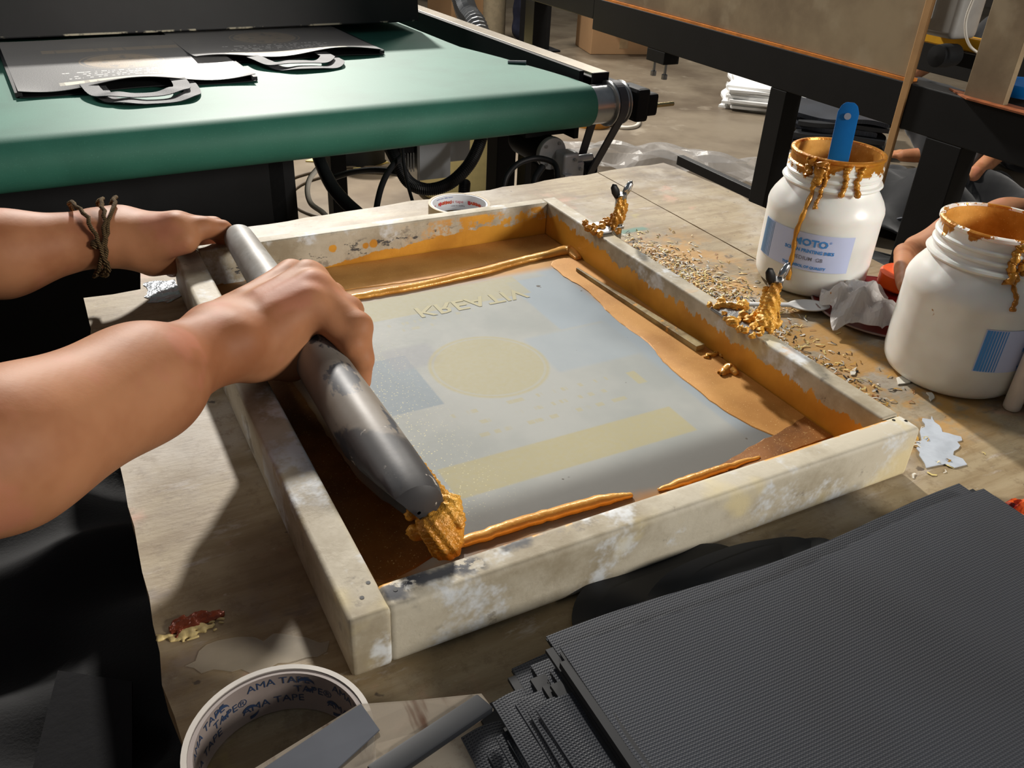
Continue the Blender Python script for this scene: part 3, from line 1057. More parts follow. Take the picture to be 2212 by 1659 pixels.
# patch pocket on the lap
mb = MB()
pk = [onz(125, 1448, .668), onz(285, 1472, .668), onz(285, 1700, .660), onz(60, 1700, .660)]
mb.grid(lambda u, v: pk[0].lerp(pk[1], u).lerp(pk[3].lerp(pk[2], u), v), 6, 6, .003)
mb.build('pocket', simple('charcoal pocket cloth', (34, 34, 36), .9, spec=.2, bump=.2), worker, smooth=True)
st = thing('stool', 'dark wooden stool under the seated worker, left of the table', 'stool', (-.52, .19, 0))
MB().lathe([(.001, .40), (.16, .40), (.165, .405), (.165, .428), (.16, .432), (.001, .432)], 32, Matrix.Translation((-.52, .19, 0))).build('seat', M_darkwood, st, smooth=True)
for a in (.8, 2.4, 3.9, 5.5):
    MB().tube([(-.52+.12*math.cos(a), .19+.12*math.sin(a), .40), (-.52+.17*math.cos(a), .19+.17*math.sin(a), 0.0)], .016, 10).build('leg', M_darkwood, st, smooth=True)

# cord bracelets round the far wrist
def ring_pts(c, ax, r1, r2, n=40, tilt=0., wob=.0008):
    ax = ax.normalized()
    u = Vector((0, 0, 1)).cross(ax).normalized()
    v = ax.cross(u)
    return [c+u*(r1*math.cos(a))+v*(r2*math.sin(a))+ax*(tilt*math.sin(a)+tilt*.7*math.cos(a)+random.gauss(0, wob)) for a in [2*PI*i/n for i in range(n+1)]]


axd = (W2-G1).normalized()
for t, tilt in ((.86, -.004), (.99, .006), (1.02, .013)):
    cc = G1.lerp(W2, t)
    rr_ = .0335-.0085*t+.004
    MB().tube(ring_pts(cc, axd, rr_+.003, rr_+.001, tilt=tilt), .0017, 7).build('cord_bracelet', M_cord, worker, smooth='all')
cc = G1.lerp(W2, .86)
u_ = Vector((0, 0, 1)).cross(axd).normalized()
MB().lathe([(.0003, -.004), (.003, -.003), (.0042, 0), (.003, .003), (.0003, .004)], 10, Matrix.Translation(cc-u_*.0285+Vector((0, 0, .006)))).build('cord_knot', M_cord, worker, smooth='all')

# ---- person on the right, only a forearm shows behind the near jar
EA = atd(2420, 470, 1.16)
HB = atd(1992, 552, .985)
HT = onz(1945, 602, .782)
A1, A2 = atd(2170, 486, 1.06), atd(2056, 510, 1.015)
pr = [(EA, A1, .040, .030, .02), (A1, A2, .028, .022, .02), (A2, HB, .023, .020, .015)]
for i in range(4):
    o_ = Vector((.014*i-.012, .013*i-.016, 0))
    kk_ = HB+o_+Vector((-.012, .002, -.002))
    tt_ = HT+o_*.9
    pr += [(A2, kk_, .016, .0125, .01), (kk_, kk_.lerp(tt_, .5)+Vector((-.008, .002, .004)), .0105, .0090, .006), (kk_.lerp(tt_, .5)+Vector((-.008, .002, .004)), tt_, .0088, .0070, .005)]
pr += [(HB+Vector((-.005, -.02, -.004)), HT+Vector((.004, -.034, .0)), .0115, .0080, .008)]
helper_prims = pr
helper = thing('person', 'person standing to the right, bare forearm reaching behind the nearer ink jar', 'person', (1.06, .02, 0))
R2 = rest(1.08, .0, (-1, .35, 0), P3((1.0, -.28, .98)), EA, .05)
hand2 = [(P3((1.0, -.28, .98)), P3((.93, -.22, .78)), .040, .026, .02), (P3((.93, -.22, .78)), P3((.92, -.21, .70)), .026, .020, .01)]
surf_obj('body', [surf(R2['body']+hand2+helper_prims, .0036, .012, 2)], M_skin, helper)
surf_obj('trousers', [surf(R2['legs'], .012, .04, 1, folds)], M_navy, helper)
surf_obj('shirt', [surf(R2['shirt'], .013, .04, 1, folds)], M_navy, helper)
surf_obj('hair', [surf(R2['hair'], .010, .03, 1)], M_hair, helper)
for s in R2['shoes']:
    surf_obj('shoe', [surf(s, .008, .02, 1)], M_blackcloth, helper)
face_bits(R2, helper)
# ============================================================ ink jars
def plastic_white(name, seed, glim):
    k = NT(name)
    X, Y, Z = k.xyz()
    c = k.mix(srgb(236, 236, 232), srgb(214, 212, 206), k.ramp(k.noise(14, 3, loc=(seed, 0, 0)), .4, .7))
    lim = k.math('ADD', glim, k.mul(.050, nz(k, 62, sc=(1, 1, .35), loc=(seed, seed, 0))))
    g = k.ramp(k.math('SUBTRACT', Z, lim), -.0008, .0008)
    g = k.mul(g, k.ramp(Z, .0985, .1005))
    c = k.mix(c, gold_of(k, srgb(206, 142, 44), srgb(158, 98, 24)), g)
    spot = k.mul(k.ramp(k.noise(70, 2, loc=(seed*3, 1, 2)), .75, .765), k.ramp(Z, .01, .03))
    c = k.mix(c, srgb(170, 120, 60), spot)
    k.bump(k.mul(g, k.noise(130, 4)), .6, .002)
    return k.done(c, k.mixf(.30, .32, g), k.mul(.4, g), .5, Subsurface_Weight=.25, Subsurface_Scale=.02)


M_label = simple('pale lilac label', (196, 206, 240), .5, var=.06)
M_lblue = simple('label blue print', (64, 140, 214), .5, var=.08)
M_lsteel = simple('label slate print', (86, 128, 168), .5, var=.08)
M_lgrey = simple('label grey print', (110, 110, 122), .5, var=.08)
M_drip = ink_mat('gold drip', (206, 146, 50), (160, 102, 28), .25, 90, .5)
M_inside = ink_mat('gold ink inside jar', (236, 178, 92), (176, 116, 38), .35, 40, .4)
PROF = [(.0010, .0), (.0410, .0), (.0450, .0008), (.0485, .0035), (.0510, .0080), (.0520, .0140), (.0523, .030), (.0523, .0700), (.0526, .0735), (.0528, .0765), (.0520, .0805), (.0495, .0860), (.0455, .0920), (.0425, .0958), (.0412, .0985), (.0440, .1000), (.0450, .1015), (.0440, .1032), (.0412, .1040), (.0410, .1070), (.0424, .1082), (.0424, .1096), (.0408, .1108), (.0408, .1140), (.0422, .1152), (.0422, .1166), (.0408, .1178), (.0408, .1240), (.0420, .1252), (.0420, .1272), (.0408, .1280), (.0385, .1280), (.0378, .1262)]


def rad_at(z):
    for (r0, z0), (r1, z1) in zip(PROF, PROF[1:]):
        if z0 <= z <= z1 and z1 > z0:
            return r0+(r1-r0)*(z-z0)/(z1-z0)
    return .0408


def jar(cx, cy, label, seed, lab0, glim, text_m=(None,)*4, drips=(), stripe_m=None):
    t = thing('ink_jar', label, 'jar', (cx, cy, T+.0004), local=True)
    MB().lathe(PROF, 72, cap=False).build('jar_body', plastic_white('white jar plastic %d' % seed, seed, glim), t, smooth=True)
    MB().lathe([(.0376, .1262), (.0372, .100), (.0400, .094), (.0470, .085), (.0490, .070), (.0490, .052), (.001, .050)][::-1], 48, cap=False).build('ink_lining', M_inside, t, smooth='all')
    a0 = math.radians(lab0)
    R = .0527

    def wrap(x, z, dr=0.):
        a = a0+x/R
        return ((R+dr)*math.cos(a), (R+dr)*math.sin(a), z)
    z0, z1 = .0290, .0640
    mb = MB()
    mb.grid(lambda u, v: wrap(.017+u*.078, z0+v*(z1-z0)), 30, 1)
    mb.grid(lambda u, v: wrap(.0+u*.017, z0+v*(z1-z0)), 8, 1)
    mb.build('label_sheet', M_label, t, smooth='all')
    mb = MB()
    x = .0008
    for i in range(8):
        wd = .0019-.00016*i
        mb.grid(lambda u, v: wrap(x+u*wd, z0+.0006+v*(z1-z0-.0012), .00018), 2, 1)
        x += .0021
    mb.build('label_stripes', stripe_m or M_lblue, t)
    for body, size, xx, zz, bold, m in (('MOTO', .0088, .056, .0525, .00035, M_lblue), ('®', .003, .0735, .057, 0, M_lblue), ('SCREEN PRINTING INKS', .0042, .056, .0462, .00018, M_lblue), ('MEDIUM  GB', .0050, .056, .0388, .00002, M_lgrey), ('THE SYMBOL OF QUALITY', .0034, .054, .0314, .00015, M_lblue)):
        v, f = text_geo(body, size, bold, 'CENTER')
        sx = 1.18 if body == 'MOTO' else 1.0
        mb = MB()
        mb.add([wrap(xx+p[0]*sx, zz+p[1], .0003) for p in v], f)
        mb.build('label_lettering', m, t)
    for ang, ztop, zbot, rw in drips:
        pts, rr = [], []
        n = 46
        a = math.radians(ang)
        for i in range(n+1):
            z = ztop+(zbot-ztop)*i/n
            aa = a+.022*math.sin(i*.16+ang)+.012*math.sin(i*.41)
            r_ = rad_at(z)+.0003
            pts.append((r_*math.cos(aa), r_*math.sin(aa), z))
            rr.append(rw*(.8+.35*math.sin(i*.55+ang)**2)*(1.25 if i > n-4 else 1)*(1.4 if i < 8 else 1))
        MB().tube(pts, rr, 8).build('ink_drip', M_drip, t, smooth='all')
    return t


jar(.537, .248, 'white ink jar with gold rim and blue spatula, red saucer beneath', 1, 220.3-66, .1155, drips=((201, .1255, .016, .0023), (212, .1255, .086, .0018), (236, .124, .099, .0024), (252, .124, .100, .0026), (190, .126, .112, .0034), (205, .1262, .104, .0040)), stripe_m=M_lsteel)
jar(.513, .066, 'nearer open ink jar, gold-coated inside, with striped label at right', 5, 210.3+17, .1270, drips=((234, .1265, .096, .0030), (246, .1265, .104, .0026), (241, .113, .080, .0018)))

jar(.5545, -.0355, 'white ink jar cut off by the right edge, in front of the others', 9, 150, .1280)
t = thing('small_bottle', 'slim white plastic bottle between the nearer jar and the right edge', 'bottle', (.5095, .0058, T+.0004), local=True)
MB().lathe([(.001, 0), (.0055, 0), (.0062, .001), (.0064, .003), (.0064, .050), (.0058, .054), (.001, .055)], 32).build('bottle_body', simple('milky bottle plastic', (222, 212, 202), .35, var=.08, Subsurface_Weight=.2, Subsurface_Scale=.01), t, smooth=True)
MB().lathe([(.001, .0552), (.0042, .0552), (.0042, .062), (.001, .0625)], 24).build('bottle_cap', simple('white cap plastic', (230, 228, 222), .4), t, smooth=True)
k = NT('orange wrapper')
M_wrap = k.done(k.mix(srgb(214, 84, 24), srgb(120, 20, 12), k.ramp(k.noise(90), .45, .6)), .2, 0., .6)
w0 = onz(2222, 1100, T+.001)
M_blue = simple('glossy blue plastic', (18, 104, 178), .22, var=.12)
# blue spatula handle leaning in the far jar
bs_t = onz(1838, 262, .915)
bs_t = Vector((.553, .262, .9155))
bs_b = Vector((.527, .236, .812))
sp = thing('spatula', 'blue plastic spatula handle sticking out of the far ink jar', 'spatula', bs_b)
ax = (bs_t-bs_b).normalized()
side = ax.cross(Vector((.76, .65, 0))).normalized()
nrm = side.cross(ax).normalized()
Mx = Matrix((side, nrm, ax)).transposed().to_4x4()
Mx.translation = bs_b
Lh = (bs_t-bs_b).length
mb = MB()
pts = [(-.0078, 0), (.0078, 0), (.0092, Lh*.55), (.0092, Lh-.009), (.0070, Lh-.0028), (.0035, Lh), (-.0035, Lh), (-.0070, Lh-.0028), (-.0092, Lh-.009), (-.0092, Lh*.55)]
n = len(pts)
v = [Mx @ Vector((a, -.0035, b)) for a, b in pts]+[Mx @ Vector((a, .0035, b)) for a, b in pts]
mb.add(v, [tuple(reversed(range(n))), tuple(range(n, 2*n))]+[(i, (i+1) % n, n+(i+1) % n, n+i) for i in range(n)])
mb.build('handle', M_blue, sp, bevel=.0012, smooth=True, fixn=True)
Mh = Mx @ Matrix.Translation((0, -.0042, Lh-.0125)) @ Matrix.Rotation(PI/2, 4, 'X')
MB().lathe([(.0001, 0), (.0030, 0), (.0030, .0006), (.0001, .0006)], 16, Mh).build('hanging_hole', simple('hole shade grey', (150, 158, 176), .5), sp)
MB().box(-.011, .011, -.0010, .0010, -.055, .004, Mx).build('blade', M_drip, sp)

# dark red saucer with a crumpled film over it
M_red = simple('dark red plastic', (112, 16, 14), .35, var=.3, scale=30)
t = thing('saucer', 'dark red plastic lid lying between the two ink jars', 'lid', (.555, .163, T))
Mt = Matrix.Translation((.555, .168, T+.0004))
MB().lathe([(.001, 0), (.058, 0), (.066, .0030), (.0665, .0042), (.064, .0044), (.057, .0016), (.001, .0016)], 56, Mt).build('lid_disc', M_red, t, smooth=True)
MB().lathe([(.0655, .0036), (.0668, .0036), (.0668, .0048), (.0655, .0048)], 56, Mt, close=True).build('lid_rim', simple('pale plastic rim', (150, 130, 124), .4), t, smooth=True)
k = NT('milky film')
c = k.mix(srgb(226, 224, 222), srgb(200, 190, 182), k.noise(30))
c = k.mix(c, srgb(190, 130, 70), k.ramp(k.noise(90, 2), .72, .74))
M_film = k.done(c, .35, 0., .5, Alpha=.72, Transmission_Weight=.15)


def crumple(c0, ex, ey, h, seed, nu=22, nv=16, amp=.006, th=.0004):
    rs = random.Random(seed)
    ph = [rs.uniform(0, 6.28) for _ in range(8)]

    def fn(u, v):
        a, b = u-.5, v-.5
        z = h*(1-(2*a)**2*.8)*(1-(2*b)**2*.8)
        w_ = amp*(abs(math.sin(u*7+ph[0]+v*4))+abs(math.sin(v*9+ph[1]-u*5))-1)*.8
        e = amp*.9*math.sin(u*13+ph[2])*math.sin(v*11+ph[3])
        r = 1+.10*math.sin(6*math.atan2(b, a)+ph[4])
        p = Vector(c0)+Vector(ex)*(a*2*r)+Vector(ey)*(b*2*r)
        p.z += max(z+w_+e, .0006)
        return p
    return MB().grid(fn, nu, nv, th)


tag(crumple((.517, .166, T+.006), (.027, -.013, 0), (.020, .030, 0), .024, 3, amp=.006).build('plastic_film', M_film, smooth=False), 'crumpled milky plastic film draped over the red lid between jars', 'plastic film')
M_orange = simple('bright orange plastic', (238, 92, 22), .4, var=.2)  # plain orange of the cap, no emission
t = MB().lathe([(.001, 0), (.020, 0), (.022, .002), (.022, .014), (.020, .016), (.001, .016)], 32, Matrix.Translation((.600, .190, T+.006))).build('bottle_cap', M_orange, smooth=True)
tag(t, 'bright orange cap on the red lid under the reaching hand', 'cap')

tag(crumple((w0.x, w0.y, T+.0008), (.016, -.003, 0), (.002, .008, 0), .006, 21, 14, 8, amp=.002).build('sweet_wrapper', M_wrap), 'glossy orange wrapper on the table at the right edge', 'wrapper')
# white plastic spoon
M_wplast = simple('white spoon plastic', (226, 226, 224), .35, var=.08)
a_, b_ = onz(1568, 656, T+.006), onz(1790, 660, T+.006)
d_ = (b_-a_).normalized()
n_ = Vector((-d_.y, d_.x, 0))
Ls = (b_-a_).length
mb = MB()


def spoon(u, v):
    s = (v-.5)*2
    wd = .0036 if u < .62 else .0036+.0075*math.sin(min((u-.62)/.38, 1)*PI)**.7
    dip = 0 if u < .62 else -.004*math.sin((u-.62)/.38*PI)*(1-s*s)
    return a_+d_*(u*Ls)+n_*(s*wd)+Vector((0, 0, .0015-.001*s*s+dip))


mb.grid(spoon, 40, 8, .0012)
tag(mb.build('plastic_spoon', M_wplast, smooth='all'), 'white plastic spoon lying under the gold-crusted clamp by the far jar', 'spoon')

# ------------------------------------------------------------ hinge clamps on the right rail
M_steel = simple('dull steel', (150, 150, 150), .3, .9, var=.3, scale=60, bump=.2)
M_chrome = simple('bright steel', (200, 200, 200), .16, 1., var=.2, scale=60)


def clamp(bx, by, plate, top_h, gold, label, seed):
    rs = random.Random(seed)
    t = thing('hinge_clamp', label, 'clamp', (bx, by, T))
    MB().box(plate[0], plate[1], plate[2], plate[3], T+RH+.0002, T+RH+.003).build('clamp_plate', M_steel, t, bevel=.0008)
    MB().box(plate[1]-.002, bx+.004, by-.006, by+.006, T+RH+.0004, T+RH+.0032).build('clamp_arm', M_steel, t, bevel=.0006)
    MB().lathe([(.001, T), (.009, T), (.009, T+.004), (.0048, T+.006), (.0048, T+top_h*.78), (.0058, T+top_h*.80), (.0058, T+top_h*.86), (.001, T+top_h*.86)], 20, Matrix.Translation((bx, by, 0))).build('post', M_steel, t, smooth=True)
    for s in (-1, 1):
        c0 = Vector((bx+s*.0075, by+s*.001, T+top_h*.90))
        Mw = Matrix.Translation(c0) @ Matrix.Rotation(.5*s, 4, 'Y') @ Matrix.Diagonal((.55, .35, 1, 1))
        MB().lathe([(.0003, -.009), (.006, -.006), (.0078, 0), (.006, .006), (.0003, .009)], 14, Mw).build('wing', M_chrome if s > 0 else M_blacksteel, t, smooth='all')
    cr = []
    cx0, cy0 = (plate[0]+plate[1])/2, (plate[2]+plate[3])/2
    nblob = 44 if gold else 16
    for i in range(nblob):
        p = Vector((rs.uniform(plate[0]-.004, plate[1]+.010), rs.uniform(plate[2]-.004, plate[3]+.004), T+RH+.003))
        cr.append((p, p+Vector((.002, .001, .001)), rs.uniform(.0015, .0036), rs.uniform(.0012, .003)))
    for i in range(10 if gold else 6):
        an = rs.uniform(2.6, 5.4)
        p = Vector((bx+.006*math.cos(an), by+.006*math.sin(an), T+top_h*rs.uniform(.60, .84)))
        cr.append((p, p+Vector((-.003*rs.random()-.001, -.003*rs.random(), -top_h*rs.uniform(.08, .25))), rs.uniform(.0016, .0028), rs.uniform(.0022, .004)))
    if gold:
        cr.append((Vector((bx+.004, by, T+top_h*.72)), Vector((bx+.011, by-.002, T+top_h*.45)), .002, .0016))
        cr.append((Vector((bx, by, T+top_h*.55)), Vector((bx-.010, by-.008, T+RH+.004)), .0062, .0078))
    surf_obj('ink_crust', [surf(cr, .0010, .002, 1, crumb)], M_crust if gold else M_drip, t)
    return t


clamp(.3765, .352, (IW-.001, IW+t3-.001, .340, .366), .084, False, 'silver wing clamp dripping gold at the far right of the frame', 1)
clamp(.3745, .139, (IW-.004, IW+t3+.001, .122, .172), .087, True, 'wing clamp caked in gold ink beside the far jar', 2)

# ------------------------------------------------------------ dried paint flakes
M_fl = [simple('flake gold', (212, 166, 84), .4, .2, var=.3), simple('flake white', (224, 220, 208), .5), simple('flake black', (44, 42, 42), .5), simple('flake straw', (220, 200, 130), .5), simple('flake brown', (150, 96, 44), .6)]


def flakes(name, n, sampler, label, seed, smin=.002, smax=.0085):
    rs = random.Random(seed)
    mb = MB()
    for i in range(n):
        x, y = sampler(rs)
        L = rs.uniform(smin, smax)
        wd = rs.uniform(.0003, .0009)
        a = rs.uniform(0, PI)
        d = Vector((math.cos(a), math.sin(a), 0))
        q = Vector((-d.y, d.x, 0))
        c0 = Vector((x, y, T+.0004))
        h = rs.uniform(.0002, .0016)
        b = rs.uniform(-.3, .3)*L
        p = [c0-d*L/2-q*wd, c0-d*L/2+q*wd, c0+q*(wd+b)+Vector((0, 0, h)), c0+q*(b-wd)+Vector((0, 0, h)), c0+d*L/2+q*wd+Vector((0, 0, h*.4)), c0+d*L/2-q*wd+Vector((0, 0, h*.2))]
        mb.add(p, [(0, 1, 2, 3), (3, 2, 4, 5)], rs.choices(range(5), (.26, .28, .12, .26, .08))[0])
    o = mb.build(name, M_fl)
    tag(o, label, 'paint flakes')
    o['kind'] = 'stuff'
    return o


def s1(rs):
    while True:
        y = rs.gauss(.285, .060)
        x = IW+t3+.003+abs(rs.gauss(0, .042))
        if .13 < y < .42 and x < .515 and math.hypot(x-.537, y-.248) > .05 and math.hypot(x-.555, y-.168) > .068:
            return x, y


def s2_(rs):
    while True:
        y = rs.gauss(.11, .05)
        x = IW+t3+.003+abs(rs.gauss(0, .032))
        if -.03 < y < .19 and x < .47:
            return x, y


flakes('paint_flakes', 4200, s1, 'gold, white and black dried paint shavings along the right rail beyond the crusted clamp', 3)
flakes('paint_flakes', 1100, s2_, 'sparser paint shavings between the right rail and nearer jar', 4)

# dried glue patch past the near right corner, and the copper paint blob on the left
M_glue = simple('dried white glue', (190, 198, 208), .45, var=.2, scale=60, bump=.5, bscale=120)


def blot(name, pix, h, m, label, cat):
    poly = [onz(a, b, T) for a, b in pix]
    pts = ragged([(p.x, p.y) for p in poly], .004, .0012)
    return tag(MB().prism([(p.x, p.y) for p in pts], T+.0002, T+h).build(name, m, fixn=True), label, cat)


blot('glue_patch', [(1992, 905), (2012, 900), (2035, 935), (2075, 945), (2070, 970), (2058, 985), (2088, 1005), (2060, 1012), (2040, 1004), (2000, 1012), (1985, 985)], .0009, M_glue, 'splayed patch of dried white glue beside the near right frame corner', 'glue')
M_copper = simple('copper paint', (150, 70, 40), .3, .3, var=.5, scale=120, bump=.9, bscale=260)
M_yel = simple('pale yellow paint', (228, 204, 140), .4, var=.3, scale=120, bump=.8, bscale=200)
t = thing('paint_blob', 'crusted copper and yellow paint blob on the left table edge', 'paint', onz(412, 1350))
b0 = onz(412, 1350)
cr = []
cy_ = []
rs = random.Random(5)
for i in range(60):
    p = b0+Vector((rs.gauss(0, .0062), rs.gauss(.001, .0022), .0004))
    cr.append((p, p+Vector((rs.gauss(0, .002), rs.gauss(0, .001), .0006)), rs.uniform(.0005, .0013), rs.uniform(.0004, .0012)))
for i in range(60):
    p = b0+Vector((rs.gauss(0, .007), rs.gauss(-.0042, .0022), .0002))
    cy_.append((p, p+Vector((rs.gauss(0, .002), rs.gauss(0, .001), .0002)), rs.uniform(.0004, .001), rs.uniform(.0004, .001)))
surf_obj('copper_paint', [surf(cr, .0005, .0016, 1)], M_copper, t)
surf_obj('yellow_paint', [surf(cy_, .0005, .0014, 1)], M_yel, t)
M_tapeclear = simple('clear tape', (190, 180, 160), .25, var=.1, Alpha=.35)
blot('clear_tape', [(400, 1440), (470, 1385), (610, 1370), (712, 1385), (706, 1408), (640, 1428), (500, 1452)], .0004, M_tapeclear, 'strip of wrinkled clear tape stuck to the table left of the frame', 'tape')
k = NT('foil tape')
c = k.mix(srgb(200, 206, 212), srgb(150, 156, 164), k.noise(60))
k.bump(k.noise(140, 4), 1., .002)
M_foil = k.done(c, .2, .4, .6)
blot('foil_tape', [(312, 612), (378, 605), (392, 640), (362, 655), (318, 655)], .0006, M_foil, 'crinkled shiny plastic patch on the table left of the frame, under the far wrist', 'tape')
M_paper = simple('white paper scrap', (220, 216, 204), .7)
for pix, lab in (([(2000, 850), (2010, 868), (2018, 862), (2012, 850)], 'curled white paint scrap in front of the nearer jar'), ([(1936, 818), (1962, 815), (1966, 828), (1940, 832)], 'white paint chip beside the foot of the nearer jar'), ([(1842, 800), (1850, 795), (1846, 812), (1838, 812)], 'small white chip on gold smears by the right rail')):
    blot('paint_chip', pix, .0012, M_paper, lab, 'paint chip')

# ============================================================ tape rolls
def wrap_text(body, size, R, a0, z, m, parent, inward=True, bold=0., name='core_lettering', up=1):
    v, f = text_geo(body, size, bold, 'LEFT')
    mb = MB()
    r_ = R-.00025 if inward else R+.00025
    sgn = -1 if inward else 1
    mb.add([(r_*math.cos(a0+sgn*p[0]*up/R), r_*math.sin(a0+sgn*p[0]*up/R), z+p[1]*up) for p in v], f)
    return mb.build(name, m, parent)


M_tapeside = simple('milky tape edge', (178, 172, 164), .4, var=.2)
k = NT('printed tape core')
c = k.mix(srgb(152, 142, 138), srgb(116, 104, 98), k.noise(25))
M_core = k.done(c, .35)
M_navyprint = simple('navy print', (40, 58, 88), .5, var=.1)
Rr = .0386
t = thing('tape_roll', 'almost used up roll of clear tape at the bottom edge, printed card core', 'tape roll', (-.0632, -.0545, T+.0004), local=True)
hz = .025
MB().lathe([(Rr-.0024, 0), (Rr-.0024, hz), (Rr, hz), (Rr, 0)], 72, close=True).build('tape_winding', M_tapeside, t, smooth=True)
MB().lathe([(Rr-.0046, .0004), (Rr-.0046, hz-.0006), (Rr-.0025, hz-.0006), (Rr-.0025, .0004)], 72, close=True).build('card_core', M_core, t, smooth=True)
Ri = Rr-.0046
for row, (zz, off) in enumerate(((hz-.0065, 0.), (hz-.0125, .55), (hz-.0185, .1))):
    for j in range(5):
        a0 = 2.9+off-j*1.15
        wrap_text('AMA TAPE' if row != 1 else 'TAPE®', .0060, Ri, a0, zz, M_navyprint, t, True)
for row, (zz, off) in enumerate(((hz-.0075, .18), (hz-.0185, -.2))):
    for j in range(5):
        a0 = 3.1+off-j*1.15
        mb = MB()
        mb.grid(lambda u, v: ((Ri-.0003)*math.cos(a0+.12*math.cos(u*4.2+.6)), (Ri-.0003)*math.sin(a0+.12*math.cos(u*4.2+.6)), zz+(.0046-.0019*v)*math.sin(u*4.2+.6)), 14, 1)
        mb.build('core_swoosh', M_navyprint, t)

M_tan = simple('masking tape', (186, 168, 138), .6, var=.15)
M_wcore = simple('white card core', (226, 230, 236), .5, var=.05)
M_rprint = simple('red print', (210, 70, 80), .5)
M_oprint = simple('orange red print', (206, 84, 40), .5)
M_bprint = simple('blue print', (96, 116, 196), .5)
t = thing('tape_roll', 'tan masking tape roll with white printed core behind the far rail', 'tape roll', (.2845, .517, T+.0004), local=True)
Rr, hz = .0335, .0185
MB().lathe([(Rr-.0026, 0), (Rr-.0026, hz), (Rr, hz), (Rr, 0)], 64, close=True).build('tape_winding', M_tan, t, smooth=True)
MB().lathe([(Rr-.0044, .0003), (Rr-.0044, hz-.0004), (Rr-.0027, hz-.0004), (Rr-.0027, .0003)], 64, close=True).build('card_core', M_wcore, t, smooth=True)
Ri = Rr-.0044
for a0 in (1.75, .55, 3.0):
    wrap_text('Nachi tape', .0052, Ri, a0, hz-.0102, M_rprint, t)
    wrap_text('MASKING', .0042, Ri, a0-.95, hz-.0105, M_oprint, t, bold=.0003)
wrap_text('makes your daily easier', .0024, Ri, 2.15, hz-.0040, M_bprint, t)
wrap_text('made for welding', .0022, Ri, 1.45, hz-.0140, M_lgrey, t)
for a0 in (1.98, .78):
    mb = MB()
    mb.grid(lambda u, v: ((Ri-.0003)*math.cos(a0-u*.09), (Ri-.0003)*math.sin(a0-u*.09), hz-.0115+.0045*v), 2, 1)
    mb.build('core_mark', M_rprint, t)

# ------------------------------------------------------------ clear pouch with a black spine leaning over the tape roll
k = NT('clear pouch plastic')
c = k.mix(srgb(150, 140, 126), srgb(84, 50, 36), k.mul(.9, k.ramp(k.noise(30, 4, .6, sc=(2.2, .35, 1), rot=(0, 0, -.42)), .5, .62)))
M_pouch = k.done(c, .15, 0., .5, Alpha=.5)
M_greycard = simple('grey card', (74, 77, 84), .75, spec=.15, var=.15)
M_blackpl = simple('black plastic spine', (30, 32, 36), .55, spec=.2, var=.15)
t = thing('plastic_pouch', 'clear plastic pouch with black spine leaning across the tape roll', 'pouch', (-.03, -.095, T+.02))
zt = T+.034


def pp(a, b, z=zt):
    return onz(a, b, z)


A = [pp(775, 1521, T+.028), pp(900, 1512, T+.026), pp(1040, 1498, T+.018), pp(1066, 1532, T+.016), pp(1030, 1560, T+.018), pp(880, 1640, T+.028), pp(800, 1690, T+.030), pp(500, 1690, T+.032)]
mb = MB()
n = len(A)
mb.add([p for p in A]+[p-Vector((0, 0, .0012)) for p in A], [tuple(reversed(range(n))), tuple(range(n, 2*n))]+[(i, (i+1) % n, n+(i+1) % n, n+i) for i in range(n)])
mb.build('clear_sheet', M_pouch, t, fixn=True)
B_ = [pp(780, 1524, T+.0275), pp(820, 1580, T+.0285), pp(700, 1690, T+.0300), pp(530, 1690, T+.0305)]
mb = MB()
mb.add([p+Vector((0, 0, .0012)) for p in B_]+[p+Vector((0, 0, .0004)) for p in B_], [(3, 2, 1, 0), (4, 5, 6, 7), (0, 1, 5, 4), (1, 2, 6, 5), (2, 3, 7, 6), (3, 0, 4, 7)])
mb.build('grey_insert', M_greycard, t, fixn=True)
sA, sB = pp(1048, 1520, T+.018), pp(810, 1680, T+.030)
d_ = (sB-sA).normalized()
n_ = Vector((d_.y, -d_.x, 0)).normalized()
mb = MB()
q = []
for p in (sA, sB):
    q += [p-n_*.0052+Vector((0, 0, -.0015)), p+n_*.0052+Vector((0, 0, -.0015)), p+n_*.0052+Vector((0, 0, .0025)), p-n_*.0052+Vector((0, 0, .0025))]
mb.add(q, [(0, 1, 2, 3), (7, 6, 5, 4), (0, 4, 5, 1), (1, 5, 6, 2), (2, 6, 7, 3), (3, 7, 4, 0)])
mb.build('spine', M_blackpl, t, fixn=True, bevel=.0012, smooth=True)

# ============================================================ black tote bags
k = NT('black nonwoven')
c = k.mix(srgb(31, 35, 43), srgb(22, 24, 30), k.ramp(k.noise(6, 4), .35, .7))
wv = k.mx(k.wave(210, .3, axis='X'), k.wave(210, .3, axis='Y'))
c = k.mix(c, srgb(62, 66, 76), k.mul(.35, k.ramp(wv, .9, 1.)))
k.bump(wv, .35, .0006)
M_bag = k.done(c, .6, 0., .32, Sheen_Weight=.12, Sheen_Roughness=.4)
k = NT('black nonwoven edge')
M_bag2 = k.done(k.mix(srgb(24, 26, 30), srgb(16, 17, 20), k.noise(60)), .6, 0., .4)


